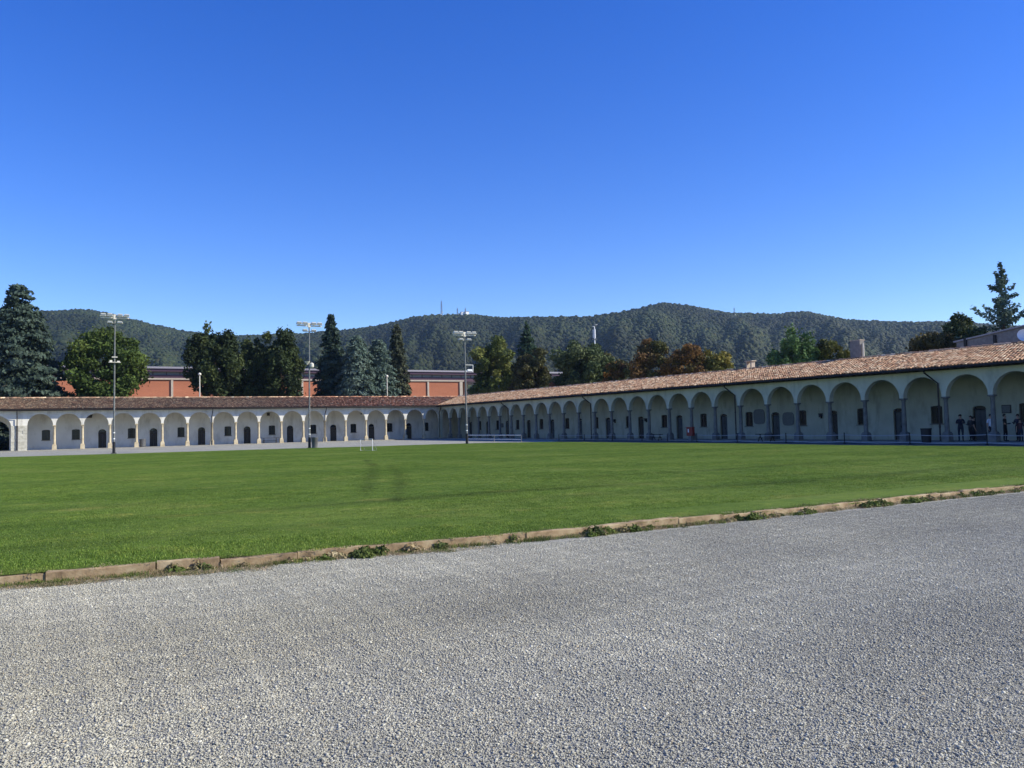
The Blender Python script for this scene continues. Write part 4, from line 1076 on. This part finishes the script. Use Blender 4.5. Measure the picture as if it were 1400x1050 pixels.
# ================================================================== PEOPLE in the shade of the right wing
mat_plain('skin', (.42, .25, .17), .55, var=.05); mat_plain('hair_dark', (.018, .013, .010), .6); mat_plain('hair_brown', (.06, .035, .02), .6)
mat_plain('shoe', (.02, .02, .02), .5)
CL = {}
def cloth(name, c):
    if name not in M: mat_noise(name, [(.3, tuple(x * .85 for x in c)), (.7, tuple(x * 1.1 for x in c))], 6, .9, 4)
    return M[name]
def person(loc, H, face, shirt, trousers, hair, label, arms='down', lean=0.0, stride=.05, head_turn=0.0):
    """one skinned body; clothing is assigned along it; hair is a child"""
    k = H / 1.75
    J = {}; E_ = []; Rd = {}
    def j(n, p, r, par=None):
        J[n] = Vector(p) * k; Rd[n] = r * k
        if par: E_.append((par, n))
    j('pelvis', (0, 0, .95), .135); j('waist', (0, -.01 + lean * .1, 1.10), .125, 'pelvis'); j('chest', (0, lean * .3, 1.30), .148, 'waist'); j('collar', (0, .01 + lean * .45, 1.44), .10, 'chest')
    j('neck', (0, -.01 + lean * .5, 1.52), .052, 'collar'); j('skull0', (0, -.02 + lean * .55, 1.60), .082, 'neck'); j('skull1', (0, 0 + lean * .56, 1.69), .095, 'skull0')
    for s, n in ((-1, 'l'), (1, 'r')):
        j(n + 'hip', (s * .10, 0, .90), .105, 'pelvis'); j(n + 'knee', (s * .11, -s * stride - .02, .50), .062, n + 'hip'); j(n + 'calf', (s * .11, -s * stride * .9 + .01, .36), .058, n + 'knee')
        j(n + 'ankle', (s * .115, -s * stride * .8 + .03, .09), .042, n + 'calf'); j(n + 'toe', (s * .13, -s * stride * .8 - .14, .035), .038, n + 'ankle')
        j(n + 'sho', (s * .19, .01 + lean * .4, 1.40), .068, 'collar')
        if arms == 'down' or (arms == 'one' and s < 0):
            el_, wr = (s * .25, .03 + lean * .35, 1.13), (s * .26, -.06 + lean * .3, .89)
        elif arms == 'fold':
            el_, wr = (s * .25, -.04, 1.13), (s * .02, -.20, 1.15)
        else:
            el_, wr = (s * .25, -.02, 1.14), (s * .17, -.26, 1.22)
        j(n + 'elb', el_, .046, n + 'sho'); j(n + 'wri', wr, .030, n + 'elb')
        d = (Vector(wr) - Vector(el_)).normalized(); pl = Vector(wr) + d * .07
        j(n + 'palm', tuple(pl), .033, n + 'wri')
        sd = d.cross(Vector((0, 1, 0))).normalized() if abs(d.y) < .8 else Vector((1, 0, 0))
        for q in range(4):
            o_ = sd * (.027 - .018 * q); ln_ = (.075, .085, .08, .062)[q]
            f0 = pl + o_ + d * .03; j(n + 'f%d' % q, tuple(f0), .0095, n + 'palm'); j(n + 'g%d' % q, tuple(f0 + d * ln_ * .55 + Vector((0, -.008, 0))), .0085, n + 'f%d' % q); j(n + 'h%d' % q, tuple(f0 + d * ln_ + Vector((0, -.03, 0))), .0075, n + 'g%d' % q)
        t0 = Vector(wr) + d * .03 + sd * .035; j(n + 't0', tuple(t0), .011, n + 'wri'); j(n + 't1', tuple(t0 + d * .045 + sd * .02 + Vector((0, -.012, 0))), .009, n + 't0')
    names = list(J); ix = {n: i for i, n in enumerate(names)}
    me = bpy.data.meshes.new('person'); me.from_pydata([J[n] for n in names], [(ix[a], ix[b]) for a, b in E_], [])
    o = bpy.data.objects.new('tmp', me); col.objects.link(o)
    md = o.modifiers.new('skin', 'SKIN'); md.use_smooth_shade = True
    lay = me.skin_vertices[0].data
    for n in names:
        r_ = Rd[n]; fx = {'chest': 1.22, 'pelvis': 1.15, 'waist': 1.12, 'collar': 1.25}.get(n, 1); lay[ix[n]].radius = (r_ * fx, r_ * (.82 if fx > 1 else 1)); lay[ix[n]].use_root = n == 'pelvis'
    o.modifiers.new('sub', 'SUBSURF').levels = 1
    dg = bpy.context.evaluated_depsgraph_get(); bme = bpy.data.meshes.new_from_object(o.evaluated_get(dg)); bpy.data.objects.remove(o)
    # nose, brow and chin pushed out of the skull
    hc = J['skull1'].lerp(J['skull0'], .45)
    for v in bme.vertices:
        c = v.co - hc
        if c.length < .16 * k and c.y < -.04 * k:
            if abs(c.x) < .02 * k and abs(c.z + .01 * k) < .03 * k: v.co.y -= .022 * k
            if abs(c.x) < .035 * k and c.z < -.07 * k: v.co.y -= .012 * k
    for mt_ in (M['skin'], shirt, trousers, M['shoe']): bme.materials.append(mt_)
    for p_ in bme.polygons:
        c = p_.center / k; out = math.hypot(c.x, 0)
        if c.z < .10: i = 3
        elif c.z < .98 and abs(c.x) < .235 - .0 and not (arms == 'down' and abs(c.x) > .2 and c.z > .7): i = 2
        elif c.z < 1.475 and c.z >= .9 and (abs(c.x) < .215 or c.z > 1.2): i = 1
        else: i = 0
        p_.material_index = i
    bo = link('person', bme); bo.location = loc; bo.rotation_euler.z = face
    tag(bo, label, 'person', 'people standing in the shade of the right wing')
    # ears and hair
    v, f = icos(3); hv = v * np.array([.098, .112, .118]) * k
    keep = [i for i, q in enumerate(v) if not (q[1] < -.35 and q[2] < .35) and q[2] > -.55]
    ks = set(keep); ff = [tuple(t) for t in f if all(a_ in ks for a_ in t)]
    hv = hv * (1 + np.random.default_rng(int(H * 1000)).normal(0, .03, (len(hv), 1)))
    hm = new_mesh('hair', hv, ff, [hair], smooth=True); ho = link('hair', hm, bo); ho.location = hc + Vector((0, .012, .03)) * k
    return bo
ddn = cloth('cloth_navy', (.020, .024, .045)); dbk = cloth('cloth_black', (.014, .014, .016)); dwh = cloth('cloth_white', (.70, .72, .76)); dgr = cloth('cloth_grey', (.04, .042, .05)); dje = cloth('cloth_denim', (.022, .028, .045)); dbr = cloth('cloth_maroon', (.06, .025, .03))
PZ = .05
person((1.3, -80.4, PZ), 1.74, R(-60), ddn, dje, M['hair_dark'], 'person in dark top nearest the black bin, facing the others', 'front')
person((1.55, -80.95, PZ), 1.64, R(-100), dgr, dbk, M['hair_brown'], 'person in grey top between two darker figures, left group', 'fold')
person((1.2, -81.35, PZ), 1.58, R(40), dbk, dbk, M['hair_dark'], 'person all in black just left of the open doorway', 'down')
person((.75, -82.75, PZ), 1.72, R(-20), dwh, dje, M['hair_dark'], 'person in white shirt beside a column', 'down')
person((1.4, -83.25, PZ), 1.70, R(20), dbk, dbk, M['hair_dark'], 'person in black just right of the column by the white shirt', 'fold')
person((1.5, -84.0, PZ), 1.68, R(-90), ddn, dbk, M['hair_dark'], 'person in dark blue second from the right edge', 'front')
person((1.1, -84.35, PZ), 1.38, R(-60), dbr, dje, M['hair_brown'], 'shortest person at the right edge', 'down')

# ================================================================== GRAVEL STONES
sv_, sf_ = icos(1)
def gravel_patch(seed, n=3400, size=.62):
    r = np.random.default_rng(seed)
    rad = np.clip(r.lognormal(math.log(.0042), .40, n), .0023, .014)
    c = np.stack([r.uniform(-size / 2, size / 2, n), r.uniform(-size / 2, size / 2, n), rad * .35 + r.uniform(0, .006, n)], 1)
    sh = np.stack([r.uniform(.8, 1.35, n), r.uniform(.7, 1.1, n), r.uniform(.4, .7, n)], 1)
    ang = r.uniform(0, 6.28, n); v = sv_[None] * sh[:, None, :] * rad[:, None, None]
    v = v * (1 + r.normal(0, .16, (n, len(sv_), 1)))
    ca, sa = np.cos(ang)[:, None], np.sin(ang)[:, None]
    x = v[..., 0] * ca - v[..., 1] * sa; y = v[..., 0] * sa + v[..., 1] * ca
    V = np.stack([x, y, v[..., 2]], -1) + c[:, None, :]
    F = (sf_[None] + (np.arange(n) * len(sv_))[:, None, None]).reshape(-1, 3)
    pal = np.array([(.42, .405, .33), (.36, .346, .28), (.49, .472, .385), (.25, .24, .20), (.58, .56, .46), (.40, .34, .24)])
    t = pal[r.choice(6, n, p=[.32, .25, .2, .13, .07, .03])] * r.uniform(.85, 1.15, (n, 1))
    return new_mesh('gravel_patch', V.reshape(-1, 3), F, [M['gravel_stone']], np.repeat(t, len(sv_), 0))
P = []
for gx in np.arange(-72, -14, .5):
    for gy in np.arange(-116, kerb_y(gx) - .28, .5):
        dx, dy = gx - CAM.x, gy - CAM.y
        along = dx * fwd_h.x + dy * fwd_h.y; side = dx * right.x + dy * right.y
        if along < 1.5 or abs(side) > along * .75 + 5: continue
        P.append((gx + random.uniform(-.05, .05), gy + random.uniform(-.05, .05), -.022))
n = len(P)
scatter('gravel', np.array(P), rng.integers(0, 4, n) * (math.pi / 2) + rng.normal(0, .1, n), np.ones((n, 3)), rng.integers(0, 7, n), np.ones((n, 3)), [gravel_patch(q) for q in range(7)], 'pale grey gravel covering the foreground yard', 'gravel')

# ================================================================== GRASS
def blade_patch(seed, n, size, h0, h1, w, lean=.45):
    r = np.random.default_rng(seed)
    c = np.stack([r.uniform(-size / 2, size / 2, n), r.uniform(-size / 2, size / 2, n), np.full(n, -.004)], 1)
    a = r.uniform(0, 6.28, n); h = r.uniform(h0, h1, n); ln = np.abs(r.normal(0, lean, n)) * h; b = a + r.normal(1.57, .5, n)
    sd = np.stack([np.cos(a), np.sin(a), 0 * a], 1) * (w * r.uniform(.6, 1.3, n))[:, None] / 2
    ld = np.stack([np.cos(b), np.sin(b), 0 * b], 1) * ln[:, None]
    up_v = np.array([0, 0, 1.]) * h[:, None]
    V = np.stack([c - sd, c + sd, c + sd * .7 + up_v * .6 + ld * .4, c + up_v + ld, c - sd * .7 + up_v * .6 + ld * .4], 1).reshape(-1, 3)
    F = []
    i = np.arange(n) * 5
    Fq = np.stack([i, i + 1, i + 2, i + 4], 1); Ft = np.stack([i + 4, i + 2, i + 3, i + 3], 1)
    faces = [tuple(q) for q in Fq] + [tuple(q[:3]) for q in Ft]
    t = np.array([1, 1, 1.]) * r.uniform(.7, 1.35, (n, 1)); dry = r.uniform(0, 1, n) < .05; t[dry] = t[dry] * np.array([1.9, 1.5, 1.6]); pale = r.uniform(0, 1, n) < .10; t[pale] *= np.array([1.7, 1.5, 2.2])
    return new_mesh('grass_patch', V, faces, [M['grass_blade']], np.repeat(t, 5, 0))
P = []
for gx in np.arange(-82, X_R - .1, .38):
    ya_, yb_ = kerb_y(gx) + .2, far_y(gx) - .1
    for gy in np.arange(ya_, yb_, .38):
        dx, dy = gx - CAM.x, gy - CAM.y; along = dx * fwd_h.x + dy * fwd_h.y; side = dx * right.x + dy * right.y
        if abs(side) > along * .72 + 6: continue
        P.append((gx, gy))
P = np.array(P); n = len(P); P += rng.uniform(-.1, .1, (n, 2))
zz = np.array([turf_z(y) + .03 * math.sin(x * .21 + y * .13) * math.sin(y * .17) - .004 for x, y in P])
sc = rng.uniform(.75, 1.2, n) * (1 + .25 * np.sin(P[:, 0] * .6 + 2 * np.sin(P[:, 1] * .5)))
tint = lawn_tint(P[:, 0], P[:, 1]) * rng.uniform(.88, 1.12, (n, 1))
scatter('lawn_grass', np.column_stack([P, zz]), rng.uniform(0, 6.28, n), np.stack([np.ones(n), np.ones(n), sc], 1), rng.integers(0, 6, n), tint, [blade_patch(100 + q, 380, .46, .010, .030, .009, .7) for q in range(6)], 'short mown green grass of the lawn', 'grass')

# earth strip along the foot of the kerb, ragged edge
mat_noise('earth', [(0.3, (0.15, 0.115, 0.07)), (0.55, (0.23, 0.19, 0.115)), (0.75, (0.30, 0.27, 0.19))], 9, .98, 7, .6, 60, .01)
vs = []; fs = []; xs_ = np.arange(-80, -8, .06)
for i, x in enumerate(xs_):
    wdt = .16 + .07 * math.sin(x * 1.7) + .06 * math.sin(x * 4.1 + 1) + rng.uniform(-.05, .05)
    vs += [(x, kerb_y(x) + .02, -.006), (x, kerb_y(x) - max(.08, wdt), -.013)]
    if i: fs.append((2 * i - 2, 2 * i - 1, 2 * i + 1, 2 * i))
tag(link('earth_strip', new_mesh('earth_strip', vs, fs, [M['earth']])), kind='structure')
# weeds and dry grass along the kerb
mt, nt, p = nodes('weed')
a = nt.nodes.new('ShaderNodeAttribute'); a.attribute_name = 'tone'
ti = nt.nodes.new('ShaderNodeAttribute'); ti.attribute_name = 'tint'; ti.attribute_type = 'INSTANCER'
c2 = mixc(nt, a.outputs['Color'], ti.outputs['Color'], 1.0, 'MULTIPLY'); nt.links.new(c2, p.inputs['Base Color'])
p.inputs['Roughness'].default_value = .7; p.inputs['Specular IOR Level'].default_value = .15
tr = nt.nodes.new('ShaderNodeBsdfTranslucent'); nt.links.new(c2, tr.inputs[0]); ms = nt.nodes.new('ShaderNodeMixShader'); ms.inputs[0].default_value = .25
nt.links.new(p.outputs[0], ms.inputs[1]); nt.links.new(tr.outputs[0], ms.inputs[2]); nt.links.new(ms.outputs[0], nt.nodes['Material Output'].inputs[0])
def weed_plant(seed, n, rad, hgt, leaf):
    r = np.random.default_rng(seed); a_ = r.uniform(0, 6.28, n); q = r.uniform(0, 1, n) ** .6
    P_ = np.stack([np.cos(a_) * q * rad, np.sin(a_) * q * rad, hgt * r.uniform(.05, 1, n) * (1 - .6 * q)], 1)
    O_ = P_ / rad; O_[:, 2] = .8
    V_, F_ = leaves(P_, leaf, r, out=O_, aspect=2.2); V_[:, 2] = np.maximum(V_[:, 2], -.01)
    return new_mesh('weed_plant', V_, F_, [M['weed']], np.repeat(r.uniform(.6, 1.35, (n, 1)) * np.ones(3), 4, 0))
variants = [blade_patch(200 + q, 90, .24, .015, .075, .007, 1.1) for q in range(4)] + [weed_plant(300 + q, 120, .13, .13, .03) for q in range(4)]
for v_ in variants[:4]: v_.materials[0] = M['weed']
STRAW = [(.34, .27, .15), (.42, .35, .21), (.26, .22, .11)]; GREEN = [(.10, .14, .03), (.14, .18, .045), (.075, .10, .03)]
P = []; I = []; SC = []; T = []
def weed(x, y, big, dry, z=-.015):
    P.append((x, y, z)); I.append(int(rng.integers(4, 8)) if big else int(rng.integers(0, 4)))
    s_ = rng.uniform(.55, 1.1); SC.append((s_, s_, s_ * rng.uniform(.7, 1.2)))
    c_ = np.array((STRAW if dry else GREEN)[rng.integers(0, 3)]) * rng.uniform(.8, 1.2); T.append(tuple(c_))
for x in np.arange(-78, -10, .04):
    dens = .72 + .4 * math.sin(x * 1.1) * math.sin(x * .37 + 1) + .3 * math.sin(x * 3.1)
    if rng.uniform() < dens: weed(x, kerb_y(x) - .085 - abs(rng.normal(0, .07)), rng.uniform() < .13, rng.uniform() < .55)
    if rng.uniform() < .5: weed(x, kerb_y(x) + .09 + abs(rng.normal(0, .02)), False, rng.uniform() < .3, .065)
for cx_, n_, sp_ in ((-47.2, 20, .22), (-43.3, 26, .16), (-42.7, 14, .12), (-40.0, 20, .3), (-38.6, 10, .2), (-36.4, 34, .28), (-35.2, 18, .25), (-33.0, 14, .3), (-30.8, 14, .3)):
    for q in range(n_): xx = cx_ + rng.normal(0, sp_); weed(xx, kerb_y(xx) - .10 - abs(rng.normal(0, .09)), q % 3 > 0, q % 5 == 0)
for cx_, n_, sp_ in ((-51.0, 60, .35), (-49.6, 70, .30), (-48.8, 24, .2), (-46.4, 30, .3)):
    for q in range(n_): xx = cx_ + rng.normal(0, sp_); weed(xx, kerb_y(xx) - .30 - .06 * rng.normal(0, 1) - .1 * (xx - cx_), False, q % 3 > 0); SC[-1] = (SC[-1][0], SC[-1][1], SC[-1][2] * .4)
n = len(P)
scatter('kerb_weeds', np.array(P), rng.uniform(0, 6.28, n), np.array(SC), np.array(I), np.array(T), variants, 'straggling weeds and dry grass along the kerb', 'weeds')

# ================================================================== HAZE
mt = bpy.data.materials.new('haze_air'); mt.use_nodes = True; M['haze'] = mt; nt = mt.node_tree
nt.nodes.remove(nt.nodes['Principled BSDF'])
pv = nt.nodes.new('ShaderNodeVolumePrincipled'); pv.inputs['Color'].default_value = (.50, .72, 1.0, 1); pv.inputs['Density'].default_value = 0.00007; pv.inputs['Anisotropy'].default_value = 0.2
nt.links.new(pv.outputs[0], nt.nodes['Material Output'].inputs['Volume'])
hz = MB().box((0, 0, 159), (6600, 6600, 322)).build('haze', mt)
tag(hz, 'thin blue air between the courtyard and the hills', 'haze', kind='stuff')
